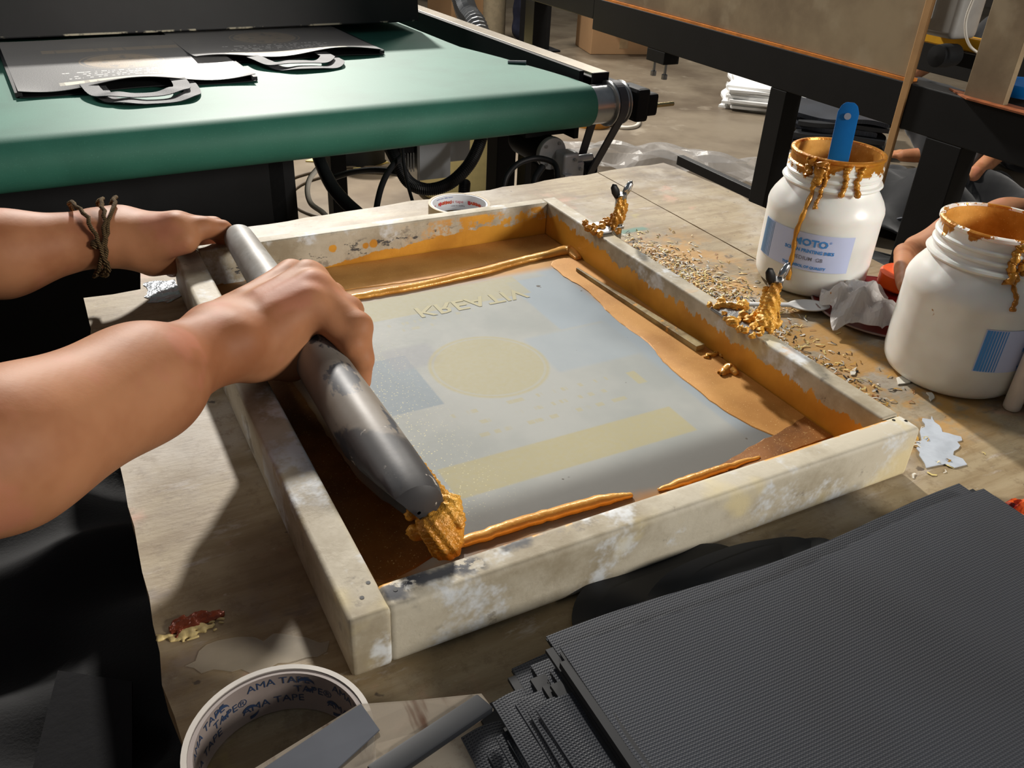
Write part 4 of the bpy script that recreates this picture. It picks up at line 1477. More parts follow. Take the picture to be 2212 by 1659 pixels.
def ribbon(mb, path, wdt, th=.0010, flat=True):
    """flat strap following path points"""
    P = [Vector(p) for p in path]
    n = len(P)
    vs = []
    for i in range(n):
        d = (P[min(i+1, n-1)]-P[max(i-1, 0)])
        d.z = 0
        d.normalize()
        q = Vector((-d.y, d.x, 0))
        for s, dz in ((-1, 0), (1, 0), (1, th), (-1, th)):
            vs.append(P[i]+q*(s*wdt/2)+Vector((0, 0, dz)))
    f = []
    for i in range(n-1):
        for a, b in ((0, 1), (1, 2), (2, 3), (3, 0)):
            f.append((i*4+a, i*4+b, i*4+4+b, i*4+4+a))
    f += [(3, 2, 1, 0), tuple((n-1)*4+j for j in range(4))]
    mb.add(vs, f)
    return mb


def tote(label, cat_group, loc, rz, seed, wd=.29, ln=.36, h=.0022, wav=.0, print_m=None, wr=.0, hand=True, hlen=.075, gusset=False, lift=0., strap_m=None, sx_=0.):
    """local frame: opening edge along x at y=0, bag runs to -y"""
    rs = random.Random(seed)
    t = thing('tote_bag', label, 'bag', loc, cat_group, True, rz)
    ph = [rs.uniform(0, 6.28) for _ in range(6)]

    def zt_(u, v):
        e = wav*(.5+.5*math.sin(u*9+ph[0]))*math.exp(-v*9)
        w_ = wr*(math.sin(u*6+v*4+ph[1])+.6*math.sin(u*3-v*9+ph[2])+.5*math.exp(-((u-.55-v*.35)/.05)**2))
        return e+w_+lift*v

    def sheet(u, v, z0):
        return Vector(((u-.5)*wd, -v*ln+.003*math.sin(u*7+ph[3]), z0+zt_(u, v)*(1 if z0 > .001 else .25)))
    MB().grid(lambda u, v: sheet(u, v, .0009), 24, 24, .0008).build('back_panel', M_bag2, t, smooth=True, fixn=True)
    MB().grid(lambda u, v: sheet(u, v, h), 40, 36, .0008).build('front_panel', print_m or M_bag, t, smooth=True, fixn=True)
    for s in (-1, 1):
        MB().box(s*wd/2-.004, s*wd/2+.004, -ln, -.004, .0002, max(h-.0002, .001)).build('side_seam', M_bag2, t)
    if gusset:
        MB().grid(lambda u, v: Vector((-wd/2-.016+.022*u, -.012-.34*v*ln/.36, h*.35+.0024*math.sin(u*PI)+.0006*math.sin(v*30+seed))), 6, 20, .0007).build('side_gusset', M_bag, t, smooth=True, fixn=True)
    if hand:
        for zi, xo in ((.0010, sx_), (h-.0006, sx_+.010)):
            yt = hlen*(1-.22*(zi > .0012))
            mb = MB()

            def arc(u, v):
                a = PI*u
                ra, rb = .044+.020*v, max(yt-.020+.020*v, .003)
                ca_, sa_ = math.cos(a), math.sin(a)
                q = .62
                return Vector((-ra*math.copysign(abs(ca_)**q, ca_)+xo, -.012+(rb+.012)*sa_**q, zi+.0016+.0030*math.sin(u*9+ph[4])**2))
            mb.grid(arc, 36, 2, .0010)
            mb.build('strap', strap_m or M_bag2, t, smooth=True, fixn=True)
    return t


G = 'black tote bags stacked in the right foreground'
names = ['bottom', 'second from bottom', 'third from bottom', 'fourth from bottom', 'middle', 'fifth from top', 'fourth from top', 'third from top', 'second from top', 'topmost']
NB = 10
zz = T+.0006
for i in range(NB):
    f_ = i/(NB-1)
    jx = random.uniform(-.006, .006) if i < NB-1 else 0
    jy = random.uniform(-.006, .016) if i < NB-1 else 0
    cx = .2085-.034*(1-f_)**1.2+jx*.4
    cy = -.0725+jy*.9
    h = .0024 if i < NB-1 else .0040
    lab = 'black fabric tote bag, %s of the foreground stack' % names[i] if i < NB-1 else 'topmost black tote bag of the foreground stack, blank front showing'
    tote(lab, G, (cx, cy, zz), random.uniform(-.02, .02) if i < NB-1 else -.02, 20+i, h=h, wr=.0016 if i == NB-1 else .0003, hlen=(.046, 0, 0, .038, 0, 0, 0, 0, 0, 0)[i], hand=i in (0, 3), sx_=-.022+.006*i, lift=.0, gusset=i < NB-2)
    zz += h+.0004
# ============================================================ conveyor dryer
CA = .045
PV = Vector((.630, .803, 0))
cac, cas = math.cos(CA), math.sin(CA)


def W(x, y, z):
    return Vector((PV.x+x*cac-y*cas, PV.y+x*cas+y*cac, z))


def L_(p):
    dx, dy = p.x-PV.x, p.y-PV.y
    return Vector((dx*cac+dy*cas, -dx*cas+dy*cac, p.z))


def rotv(mb):
    mb.v = [tuple(W(*p)) for p in mb.v]
    return mb


k = NT('green belt')
c = k.mix(srgb(54, 114, 97), srgb(46, 102, 86), k.ramp(k.noise(8, 4), .35, .7))
c = k.mix(c, srgb(74, 134, 116), k.mul(.35, k.ramp(k.noise(500, 2), .6, .7)))
k.bump(k.noise(900, 2), .12, .0004)
M_belt = k.done(c, .58, 0., .3)
M_alu = simple('brushed steel rail', (150, 140, 124), .35, .5, var=.25, scale=20)
M_silver = simple('machined aluminium', (186, 188, 188), .28, .85, var=.2, scale=40)
M_cast = simple('cast aluminium', (196, 200, 204), .4, .35, var=.15, scale=40)
M_matteblack = simple('matte black', (24, 25, 27), .65, spec=.25, var=.35, scale=12)
M_dbelt = simple('dark drive belt', (72, 72, 78), .6, var=.15)
M_brass = simple('brass rod', (196, 176, 124), .25, .9, var=.2)
conv = thing('conveyor_dryer', 'conveyor dryer with green belt and black hood behind the table', 'conveyor', W(-.45, .5, 0))
RR, ZC = .0305, .7815
edge = [(-.05, -.004), (.03, -.004), (.10, -.0135), (.20, -.031), (.32, -.056), (.42, -.056), (.52, -.056), (3, -.056)]


def xr(y):
    for (y0, x0), (y1, x1) in zip(edge, edge[1:]):
        if y0 <= y <= y1:
            t = (y-y0)/(y1-y0)
            t = t*t*(3-2*t)
            return x0+(x1-x0)*t
    return -.004


prof = [(1.75, ZC+RR)]+[(1.75-1.75*i/34, ZC+RR) for i in range(1, 34)]
prof += [(-RR*math.sin(a), ZC+RR*math.cos(a)) for a in [PI*i/20 for i in range(21)]]
prof += [(.3, ZC-RR), (1.75, ZC-RR)]
mb = MB()
vs, fs = [], []
nx = 12
for (y, z) in prof:
    x1 = xr(y) if z > ZC+RR-.001 else -.004
    for i in range(nx+1):
        vs.append((-1.75+(x1+1.75)*i/nx, y, z))
for j in range(len(prof)-1):
    for i in range(nx):
        fs.append((j*(nx+1)+i, j*(nx+1)+i+1, (j+1)*(nx+1)+i+1, (j+1)*(nx+1)+i))
mb.add(vs, fs)
rotv(mb).build('belt', M_belt, conv, smooth='all')
RY = Matrix.Rotation(PI/2, 4, 'Y')


def cyl_x(x0, x1, y, z, prof, m, name, seg=32):
    """prof: list of (r, t) with t in 0..1 along x"""
    Mx_ = Matrix.Translation((x0, y, z)) @ RY
    mb = MB().lathe([(r, t*(x1-x0)) for r, t in prof], seg, Mx_)
    return rotv(mb).build(name, m, conv, smooth=True)


rl = cyl_x(-1.75, .030, 0, ZC, [(.001, 0), (.0285, 0), (.0285, 1), (.001, 1)], M_silver, 'end_roller')
cyl_x(.030, .058, 0, ZC, [(.012, 0), (.0310, 0), (.0335, .06), (.0335, .14), (.0300, .2), (.0300, .9), (.0325, .95), (.0325, 1), (.012, 1)], M_silver, 'drive_pulley')
cyl_x(.058, .090, 0, ZC, [(.001, 0), (.0085, 0), (.0085, 1), (.001, 1)], M_silver, 'shaft')
rotv(MB().box(.074, .098, -.024, .028, ZC-.028, ZC+.022)).build('bearing_block', M_matteblack, conv, bevel=.006)
rotv(MB().box(.098, .120, -.018, .012, ZC-.022, ZC+.012)).build('bearing_cap', M_matteblack, conv, bevel=.005)
cyl_x(.112, .156, -.010, ZC-.008, [(.001, 0), (.0035, 0), (.0035, 1), (.001, 1)], M_brass, 'adjuster_rod', 12)
# side rail and the dark well beside the belt
zr_ = .824
rotv(MB().box(.012, .042, .016, 1.70, zr_-.004, zr_)).build('side_rail', M_alu, conv, bevel=.001)
rotv(MB().box(.012, .042, .012, .016, zr_-.030, zr_)).build('rail_end_bracket', M_matteblack, conv, bevel=.001)
rotv(MB().box(.004, .012, .036, 1.70, ZC-.06, zr_-.001)).build('rail_web', M_matteblack, conv)
rotv(MB().box(-1.70, -.075, .06, 1.70, ZC+RR-.022, ZC+RR-.004)).build('bed_plate', M_matteblack, conv)
rotv(MB().box(-.07, .010, .06, 1.70, ZC-.058, ZC-.050)).build('well_floor', M_matteblack, conv)
rotv(MB().tube([(-.045, .165, ZC+RR+.002), (-.020, .150, ZC+RR+.003)], .003, 8)).build('belt_guide', M_silver, conv)
rotv(MB().box(.042, .070, -.004, .50, ZC-.012, ZC+.026)).build('tension_arm', M_matteblack, conv, bevel=.002)
# hood
k = NT('black hood paint')
c = k.mix(srgb(38, 38, 40), srgb(24, 25, 27), k.ramp(k.noise(5, 5), .35, .7))
c = k.mix(c, srgb(214, 206, 180), k.mul(k.ramp(k.xyz()[2], .8315, .8300), k.ramp(k.noise(18, 4, .7), .50, .58)))
c = k.mix(c, srgb(200, 200, 196), k.ramp(k.noise(30, 3, .6), .765, .775))
k.bump(k.noise(60), .08, .001)
M_hood = k.done(c, .5, 0., .5)
hood = rotv(MB().add([(-1.75, .470, .8275), (-.056, .470, .8275), (-.056, .480, .938), (-1.75, .480, .938), (-1.75, 1.55, .8275), (-.056, 1.55, .8275), (-.056, 1.55, 1.06), (-1.75, 1.55, 1.06)],
             [(0, 1, 2, 3), (7, 6, 5, 4), (3, 2, 6, 7), (1, 5, 6, 2), (4, 0, 3, 7), (0, 4, 5, 1)])).build('hood', M_hood, conv, fixn=True, bevel=.002)
# under-frame
rotv(MB().box(-1.70, -.42, .16, .20, .60, ZC-RR-.012)).build('frame_beam', M_matteblack, conv, bevel=.002)
rotv(MB().box(-1.70, -.05, .90, .94, .60, ZC-RR-.012)).build('frame_beam', M_matteblack, conv, bevel=.002)
for x, y in ((-.425, .18), (-1.45, .18), (-.06, .95), (-1.45, .95), (.03, .30)):
    rotv(MB().box(x-.02, x+.02, y-.02, y+.02, 0, ZC-RR-.006)).build('leg', M_matteblack, conv, bevel=.002)
rotv(MB().box(-1.70, -.46, .22, .24, .30, ZC-RR-.02)).build('lower_panel', M_matteblack, conv)
# motor (axis along the rail), gearbox, small pulley, drive belt
mc = L_(atd(1191, 331, 1.335))
Mm = Matrix.Translation(mc) @ Matrix.Rotation(-PI/2, 4, 'X')
rotv(MB().lathe([(.001, .004), (.0235, .004), (.0245, .008), (.0245, .088), (.022, .096), (.001, .096)], 40, Mm)).build('motor_can', M_matteblack, conv, smooth=True)
face = rotv(MB().lathe([(.001, -.004), (.0245, -.004), (.0255, -.002), (.0255, .004), (.001, .004)], 40, Mm)).build('motor_face', M_cast, conv, smooth=True)
for a in (.6, 2.2, 3.9, 5.3):
    Mb_ = Mm @ Matrix.Translation((.019*math.cos(a), .019*math.sin(a), -.006))
    rotv(MB().lathe([(.0003, 0), (.0028, 0), (.0028, .003), (.0003, .003)], 8, Mb_)).build('bolt', M_silver, face)
rotv(MB().box(mc.x-.018, mc.x+.03, mc.y+.010, mc.y+.03, .45, mc.z-.018)).build('motor_bracket', M_matteblack, conv, bevel=.002)
gx, gy, gz = mc.x+.024, mc.y-.016, mc.z-.016
gb = rotv(MB().box(gx-.020, gx+.010, gy-.014, gy+.014, gz-.020, gz+.022)).build('gearbox', M_cast, conv, bevel=.006, bseg=3, smooth=True)
rotv(MB().box(gx+.004, gx+.020, gy-.014, gy+.004, gz-.036, gz+.006)).build('gear_cover', M_cast, gb, bevel=.003)
rotv(MB().lathe([(.001, 0), (.0055, 0), (.0055, .034), (.001, .034)], 16, Matrix.Translation((gx+.004, gy-.006, gz+.010)) @ RY)).build('output_stub', M_cast, gb, smooth=True)
rotv(MB().box(gx-.022, gx-.008, gy-.024, gy-.012, gz-.034, gz-.008)).build('terminal_block', M_cast, gb, bevel=.0015)
for (a, b, c_) in ((gx+.000, gy-.015, gz+.012), (gx+.012, gy-.015, gz-.004), (gx+.006, gy-.015, gz-.026)):
    rotv(MB().lathe([(.0003, 0), (.0026, 0), (.0026, .003), (.0003, .003)], 8, Matrix.Translation((a, b, c_)) @ Matrix.Rotation(PI/2, 4, 'X'))).build('bolt', M_silver, gb)
sp_ = L_(onx(1266, 362, W(.044, 0, 0).x))
cyl_x(.010, .032, sp_.y, sp_.z, [(.001, 0), (.014, 0), (.0155, .3), (.0155, 1), (.001, 1)], M_silver, 'reducer_drum')
cyl_x(.032, .056, sp_.y, sp_.z, [(.004, 0), (.0185, 0), (.0185, .1), (.0150, .2), (.0150, .9), (.0185, 1), (.004, 1)], M_matteblack, 'small_pulley')
rotv(MB().box(.004, .012, sp_.y-.012, sp_.y+.02, sp_.z-.02, sp_.z+.03)).build('pulley_bracket', M_matteblack, conv, bevel=.002)
# open belt round both pulleys in the plane x = .044
R1_, R2_ = .0305, .0158
dyy, dzz = sp_.y-0, sp_.z-ZC
D = math.hypot(dyy, dzz)
th0 = math.atan2(dzz, dyy)
al = math.acos((R1_-R2_)/D)
pth = []
for i in range(25):
    a = th0+al+(2*PI-2*al)*i/24
    pth.append((R1_*math.cos(a), ZC+R1_*math.sin(a)))
for i in range(17):
    a = th0-al+(2*al)*i/16
    pth.append((sp_.y+R2_*math.cos(a), sp_.z+R2_*math.sin(a)))
mb = MB()
n = len(pth)
vs = []
for i, (y, z) in enumerate(pth):
    y0, z0 = pth[i-1]
    y1, z1 = pth[(i+1) % n]
    d = Vector((y1-y0, z1-z0)).normalized()
    nn = Vector((d.y, -d.x))*.0016
    for x, s in ((.037, -1), (.051, -1), (.051, 1), (.037, 1)):
        vs.append((x, y+nn.x*s, z+nn.y*s))
fs = []
for i in range(n):
    j = (i+1) % n
    for a, b in ((0, 1), (1, 2), (2, 3), (3, 0)):
        fs.append((i*4+a, i*4+b, j*4+b, j*4+a))
mb.add(vs, fs)
rotv(mb).build('drive_belt', M_dbelt, conv, fixn=True)

# ------------------------------------------------------------ control boxes under the belt
M_box = simple('pale enclosure', (206, 212, 220), .4, var=.06)
cb = thing('control_box', 'pale grey control box with heat sink hanging under the conveyor belt', 'control box', atd(940, 340, 1.45))
p0 = atd(905, 392, 1.45)
bx0, by0, bz0 = p0.x, p0.y, p0.z
wd_ = (atd(972, 385, 1.45)-p0).x
o = MB().box(bx0, bx0+wd_+.012, by0, by0+.09, bz0, ZC-RR-.008).build('enclosure', M_box, cb, bevel=.004, smooth=True)
MB().box(bx0-.004, bx0+.001, by0-.003, by0+.09, bz0-.002, ZC-RR-.008).build('enclosure_trim', M_silver, o, bevel=.001)
MB().box(bx0+wd_+.016, bx0+wd_+.058, by0+.02, by0+.09, bz0+.020, ZC-RR-.008).build('side_enclosure', M_box, cb, bevel=.004, smooth=True)
for i in range(5):
    MB().box(bx0-.030+.005*i, bx0-.028+.005*i, by0, by0+.08, bz0+.018, bz0+.050).build('heat_sink_fin', M_silver, cb)
MB().box(bx0-.034, bx0-.004, by0+.004, by0+.08, bz0+.046, bz0+.085).build('fan_housing', M_matteblack, cb, bevel=.003)


def spline(P, m=10):
    out = []
    n = len(P)
    for i in range(n-1):
        p0, p1, p2, p3 = P[max(i-1, 0)], P[i], P[i+1], P[min(i+2, n-1)]
        for j in range(m):
            t = j/m
            out.append(.5*((2*p1)+(p2-p0)*t+(2*p0-5*p1+4*p2-p3)*t*t+(3*p1-p0-3*p2+p3)*t**3))
    out.append(P[-1])
    return out


M_hose = simple('black hose', (30, 31, 34), .5, var=.2)
M_cream = simple('cream cable', (206, 200, 188), .5, var=.1)


def hose(pix, rad, label, cat, m=M_hose, rib=None, mm=10, name='hose'):
    P = [atd(*p) for p in pix]
    return tag(MB().tube(spline(P, mm), rad, 12, rib=rib).build(name, m, smooth='all' if not rib else False), label, cat)


hose([(1050, 262, 1.42), (1034, 315, 1.40), (1010, 360, 1.38), (968, 398, 1.36), (920, 409, 1.35), (882, 392, 1.36), (858, 350, 1.38), (838, 312, 1.42), (825, 285, 1.46)], .0092, 'ribbed black hose looping below the pale control box', 'hose', rib=.14, mm=26, name='corrugated_hose')
hose([(676, 300, 1.30), (692, 350, 1.27), (716, 400, 1.24), (745, 436, 1.22), (790, 480, 1.19), (840, 560, 1.16)], .0098, 'thick smooth black hose dropping from the belt behind the far rail', 'hose')
hose([(872, 336, 1.32), (848, 358, 1.30), (830, 388, 1.28), (818, 425, 1.26), (812, 470, 1.24), (812, 560, 1.22)], .0046, 'curved black cable bending down left of the control box', 'cable', name='cable')
hose([(868, 300, 1.30), (872, 350, 1.29), (880, 395, 1.28), (892, 438, 1.26), (910, 500, 1.24)], .0026, 'thin black wire hanging straight down left of the control box', 'wire', name='wire')
hose([(1004, 395, 1.40), (1002, 430, 1.38), (1002, 520, 1.36)], .0085, 'short ribbed black conduit dropping below the control box', 'hose', rib=.14, mm=24, name='corrugated_hose')
hose([(720, 384, 1.70), (760, 372, 1.72), (810, 367, 1.74), (860, 373, 1.74), (900, 392, 1.70)], .0060, 'long black cable arching horizontally behind the other hoses', 'cable', name='cable')
hose([(688, 362, 1.34), (670, 385, 1.33), (664, 412, 1.32), (672, 440, 1.31), (700, 462, 1.29), (730, 500, 1.27)], .0042, 'cream cable loop hanging at the left of the hoses', 'cable', M_cream, name='cable')
hose([(1086, 412, 1.27), (1096, 378, 1.27), (1122, 352, 1.28), (1160, 342, 1.29), (1195, 352, 1.29), (1204, 378, 1.28), (1200, 420, 1.27)], .0045, 'black cable arching in front of the motor', 'cable', name='cable')
hose([(1150, 420, 1.28), (1156, 385, 1.28), (1172, 360, 1.29)], .0055, 'short black cable stub below the motor gearbox', 'cable', name='cable')

# ============================================================ printed bags on the belt
def printed(name, seed):
    k = NT(name)
    X, Y, Z = k.xyz()
    c = k.mix(srgb(40, 41, 46), srgb(28, 29, 32), k.noise(9))
    wv = k.noise(600, 2)
    gold = k.mix(srgb(150, 124, 86), srgb(112, 92, 62), k.noise(40))
    cream = srgb(222, 214, 190)
    b1 = k.box(-.095, .095, -.040, -.022, .001)
    dots = k.ramp(k.noise(130, 1, .5, sc=(1, .1, 1)), .60, .66)
    c = k.mix(c, cream, k.mul(b1, k.math('SUBTRACT', 1., k.mul(.55, dots))))
    rws = None
    for i in range(4):
        b = k.box(-.080+.01*(i % 2), .085-.012*(i % 3), -.058-i*.012-.0022, -.058-i*.012+.0022, .0007)
        w_ = k.mul(b, k.ramp(k.noise(230, 1, .5, sc=(1, .05, 1), loc=(i*.7, i, 0)), .48, .54))
        rws = w_ if rws is None else k.mx(rws, w_)
    c = k.mix(c, srgb(206, 206, 204), rws)
    d = k.disc(0, -.155, .050, .001)
    c = k.mix(c, gold, k.mul(d, k.math('SUBTRACT', 1., k.mul(.7, k.ramp(k.noise(60, 3, .6), .56, .62)))))
    ringl = k.math('SUBTRACT', k.disc(0, -.155, .0565, .0006), k.disc(0, -.155, .0545, .0006))
    c = k.mix(c, gold, ringl)
    b2 = k.box(-.095, .095, -.255, -.232, .001)
    c = k.mix(c, gold, k.mul(b2, k.math('SUBTRACT', 1., k.mul(.6, dots))))
    k.bump(wv, .25, .0006)
    return k.done(c, .38, 0., .55, Sheen_Weight=.3)


M_print = printed('printed black nonwoven', 1)
zb = ZC+RR+.0006
e0, e1 = onz(45, 213, zb), onz(550, 176, zb)
cb1 = (e0+e1)/2
tote('black tote bag with gold round print, lying left on the green belt', 'printed tote bags on the conveyor', cb1, PI+CA, 61, wd=.288, ln=.34, h=.006, wav=.010, print_m=M_print, hlen=.088, strap_m=M_bag)
e1 = onz(828, 118, zb)
tote('black tote bag with gold print, lying right on the green belt half under the hood', 'printed tote bags on the conveyor', (e1.x-.144, e1.y-.006, zb), PI+CA, 62, wd=.288, ln=.30, h=.006, wav=.009, print_m=M_print, hlen=.088, strap_m=M_bag)
# ============================================================ background bench with partition panels
XB = 1.40
k = NT('grey brown panel board')
c = k.mix(srgb(158, 139, 109), srgb(120, 102, 78), k.ramp(k.noise(3.5, 6, .6), .36, .66))
c = k.mix(c, srgb(168, 152, 124), k.mul(.6, k.ramp(k.noise(9, 5), .55, .7)))
k.bump(k.noise(60, 4), .1, .001)
M_panel = k.done(c, .6, 0., .35)
M_litwood = simple('raw wood with orange backlight', (214, 128, 40), .6, var=.35, scale=40)  # orange backlight along the ledge is put into the wood colour
M_slat = simple('pale slat wood', (188, 144, 92), .6, var=.2, scale=20)
M_yellow = simple('yellow machine paint', (226, 168, 28), .45, var=.15)
M_jug = simple('grey white plastic', (156, 154, 150), .45, var=.12)
bench = thing('steel_bench', 'black steel bench frame at right carrying upright board panels', 'bench', (XB, 1.4, 0))
MB().box(XB, XB+.05, -.6, 1.98, .672, .757).build('front_beam', M_blacksteel, bench, bevel=.002)
MB().box(XB+.002, XB+.030, .862, 2.3, .757, .763).build('ledge_strip', M_litwood, bench)['label'] = 'wooden ledge strip, orange backlight in its colour'
MB().box(XB-.0, XB+.05, 1.98, 2.42, .70, .757).build('front_beam', M_blacksteel, bench, bevel=.002)
for y, w_ in ((1.19, .026), (.745, .040), (2.36, .03)):
    MB().box(XB, XB+.05, y-w_, y+w_, 0, .672 if y < 2 else .70).build('leg', M_blacksteel, bench, bevel=.002)
MB().box(XB+.01, XB+.03, 1.215, 1.52, .400, .425).build('brace', M_blacksteel, bench, bevel=.002)
MB().box(XB+.55, XB+.60, -.6, 2.42, .672, .757).build('rear_beam', M_blacksteel, bench, bevel=.002)
for y in (.745,):
    MB().box(XB+.05, XB+.55, y-.025, y+.025, .672, .757).build('cross_beam', M_blacksteel, bench, bevel=.002)
    MB().box(XB+.55, XB+.60, y-.025, y+.025, 0, .672).build('leg', M_blacksteel, bench, bevel=.002)
MB().box(XB, XB+.05, 1.62, 1.70, .640, .672).build('foot_bracket', M_blacksteel, bench, bevel=.002)
for y in (1.635, 1.685):
    MB().lathe([(.001, .600), (.008, .600), (.008, .612), (.004, .614), (.004, .640), (.001, .640)], 10, Matrix.Translation((XB+.02, y, 0))).build('levelling_bolt', M_silver, bench)
# upright panels
pz = onx(1990, 186, XB+.012)
MB().box(XB+.006, XB+.024, .868, 2.02, .7635, 1.30).build('board_panel', M_panel, bench, bevel=.001)
MB().box(XB-.004, XB+.004, .850, .866, .545, 1.30).build('upright_slat', M_slat, bench, bevel=.001)['label'] = 'thin pale slat in front of the beam'
q0, q1 = onx(2087, 197, XB+.01), onx(2172, 218, XB+.01)
MB().box(XB+.006, XB+.020, q1.y, q0.y, .7585, 1.30).build('board_panel', M_panel, bench, bevel=.001)
mb = MB().prism([(XB-.012, q1.y-.07), (XB+.03, q1.y-.05), (XB+.03, q0.y+.05), (XB-.012, q0.y-.02)], .7575, .7605)
mb.build('corner_plate', simple('rusty plate', (150, 82, 40), .5, var=.4, scale=60), bench)
# yellow crate with a grey canister behind the gap between the panels
cr_ = thing('yellow_rack', 'yellow metal rack glimpsed between the upright boards', 'rack', (XB+.3, .9, .757))
ya, yb = onx(2085, 60, XB+.28), onx(1990, 75, XB+.28)
zlo = onx(2030, 82, XB+.28).z
MB().box(XB+.28, XB+.31, ya.y-.10, yb.y+.06, zlo-.015, zlo+.012).build('rack_bar', M_yellow, cr_, bevel=.003)
MB().box(XB+.28, XB+.31, yb.y-.01, yb.y+.03, zlo+.012, zlo+.35).build('rack_post', M_yellow, cr_, bevel=.003)
MB().box(XB+.28, XB+.31, ya.y-.10, ya.y-.045, zlo+.012, zlo+.35).build('rack_post', M_yellow, cr_, bevel=.003)
MB().box(XB+.285, XB+.305, ya.y+.012, ya.y+.030, .757, zlo-.015).build('rack_leg', M_litwood, cr_)
MB().box(XB+.26, XB+.33, ya.y-.075, ya.y-.0, .757, zlo-.015).build('rack_pillar', M_matteblack, cr_)
jg = thing('canister', 'grey plastic canister in the yellow rack between the upright boards', 'canister', (XB+.24, .9, zlo+.012))
MB().box(XB+.20, XB+.278, ya.y-.035, yb.y-.020, zlo+.013, zlo+.34).build('canister_body', M_jug, jg, bevel=.014, bseg=4, smooth=True)
MB().box(XB+.193, XB+.201, (ya.y+yb.y)/2-.025, (ya.y+yb.y)/2+.020, zlo+.045, zlo+.30).build('canister_recess', M_jug, jg, bevel=.003)
tag(MB().tube(spline([onx(2120, -40, XB+.18), onx(2090, 30, XB+.18), onx(2086, 70, XB+.18), onx(2096, 100, XB+.18), onx(2118, 118, XB+.18)], 8), .0028, 8).build('cable', M_cream, smooth='all'), 'pale cable hanging in front of the grey canister', 'cable')
tag(MB().lathe([(.001, 0), (.05, 0), (.055, .01), (.055, .022), (.001, .03)], 24, Matrix.Translation(onz(2215, 205, .7580))).build('blue_lid', M_blue, smooth=True), 'blue lid at the right edge beside the upright board', 'lid')
mb = MB().lathe([(.001, -.03), (.022, -.028), (.024, 0), (.022, .028), (.001, .03)], 20, Matrix.Translation((XB+.20, onx(2030, 160, XB+.2).y, .757+.0255)) @ RY)
tag(mb.build('black_roll', M_matteblack, smooth=True), 'small black roll lying on the bench behind the slat', 'roll')

# ============================================================ floor things
M_white = simple('white shirt cloth', (226, 226, 224), .85, spec=.2, scale=10, bump=.2, bscale=60)
k = NT('printed white cloth')
c = k.mix(srgb(226, 226, 224), srgb(214, 214, 212), k.noise(10))
c = k.mix(c, srgb(220, 196, 110), k.box(.02, .24, .08, .16, .02, wob=k.mul(.05, nz(k, 14))))
c = k.mix(c, srgb(176, 60, 40), k.mul(k.box(-.02, .22, .00, .09, .01), k.ramp(k.noise(22, 3), .56, .6)))
M_whitep = k.done(c, .85, 0., .2)


def cloth_sheet(name, label, cat, grp, loc, rz, wd, ln, th, seed, m, wav=.006):
    rs = random.Random(seed)
    ph = [rs.uniform(0, 6.28) for _ in range(6)]

    def fn(u, v):
        a, b = (u-.5)*wd, (v-.5)*ln
        ed = max(abs(u-.5), abs(v-.5))*2
        return (a+.012*math.sin(v*9+ph[0]), b+.012*math.sin(u*8+ph[1]), th+wav*math.sin(u*7+ph[2])*math.sin(v*6+ph[3])*ed-.004*ed**4)
    o = MB().grid(fn, 18, 14, th*.85).build(name, m, smooth=True, fixn=True)
    o.location = loc
    o.rotation_euler = (0, 0, rz)
    return tag(o, label, cat, grp)


wc = onz(1705, 235, 0)
ords = ['lowest', 'second lowest', 'third lowest', 'fourth lowest', 'fifth lowest', 'sixth lowest', 'second from the top', 'topmost printed']
for i in range(8):
    cloth_sheet('shirt', 'white shirt, %s of the pile on the floor' % ords[i], 'shirt', 'white shirts piled on the floor', (wc.x+.10+random.uniform(-.02, .02), wc.y-.02+random.uniform(-.02, .02), .0006+i*.016), -.75+random.uniform(-.05, .05), .86, .46, .0152, 70+i, M_whitep if i == 7 else M_white, .004 if i == 7 else .0015)
bc = onz(1775, 312, 0)
ordb = ['lowest', 'second lowest', 'third lowest', 'fourth lowest', 'fifth lowest', 'second from the top', 'topmost curled']
for i in range(7):
    cloth_sheet('folded_bag', 'black fabric bag, %s of the pile on the floor' % ordb[i], 'bag', 'black bags piled on the floor', (bc.x+.05+random.uniform(-.025, .025), bc.y+random.uniform(-.025, .025), .0006+i*.023), -.72+random.uniform(-.1, .1), .40, .36, .0222, 90+i, M_bag2 if i % 2 else M_bag, .012 if i == 6 else .003)
# person seated on the floor sorting bags
seat = thing('person', 'person in dark clothes seated on the floor reaching down to the black bags', 'person', (3.55, 2.2, 0))
hd = atd(1888, 262, 3.95)
hw = hd+Vector((.03, .01, .09))
el = hw+Vector((.14, -.06, .17))
pr = [(el, hw, .042, .030, .02), (hw, hd, .030, .026, .02)]
for i in range(4):
    a = hd+Vector((-.016+.017*i, .012-.011*i, -.02))
    b = a+Vector((-.004+.003*i, 0, -.045))
    c2_ = b+Vector((-.002, 0, -.042))
    pr += [(hd, a, .022, .013, .012), (a, b, .0115, .010, .006), (b, c2_, .010, .0075, .005)]
pr += [(hd, hd+Vector((-.034, .02, -.02)), .018, .012, .01), (hd+Vector((-.034, .02, -.02)), hd+Vector((-.046, .022, -.07)), .011, .008, .006)]
ft = atd(2000, 335, 3.75)
ft2 = atd(2018, 422, 3.3)
pr2 = []
for F_ in (ft, ft2):
    F_.z = max(F_.z, .045)
    pr2.append([(F_, F_+Vector((-.07, .06, -.012)), .034, .026, .02)]+[(F_+Vector((-.07+.012*j, .06+.014*j, -.012)), F_+Vector((-.105+.014*j, .085+.012*j, -.018)), .013, .010, .008) for j in range(4)])
sh = Vector((3.72, 2.12, .56))
hp = Vector((3.80, 1.98, .14))
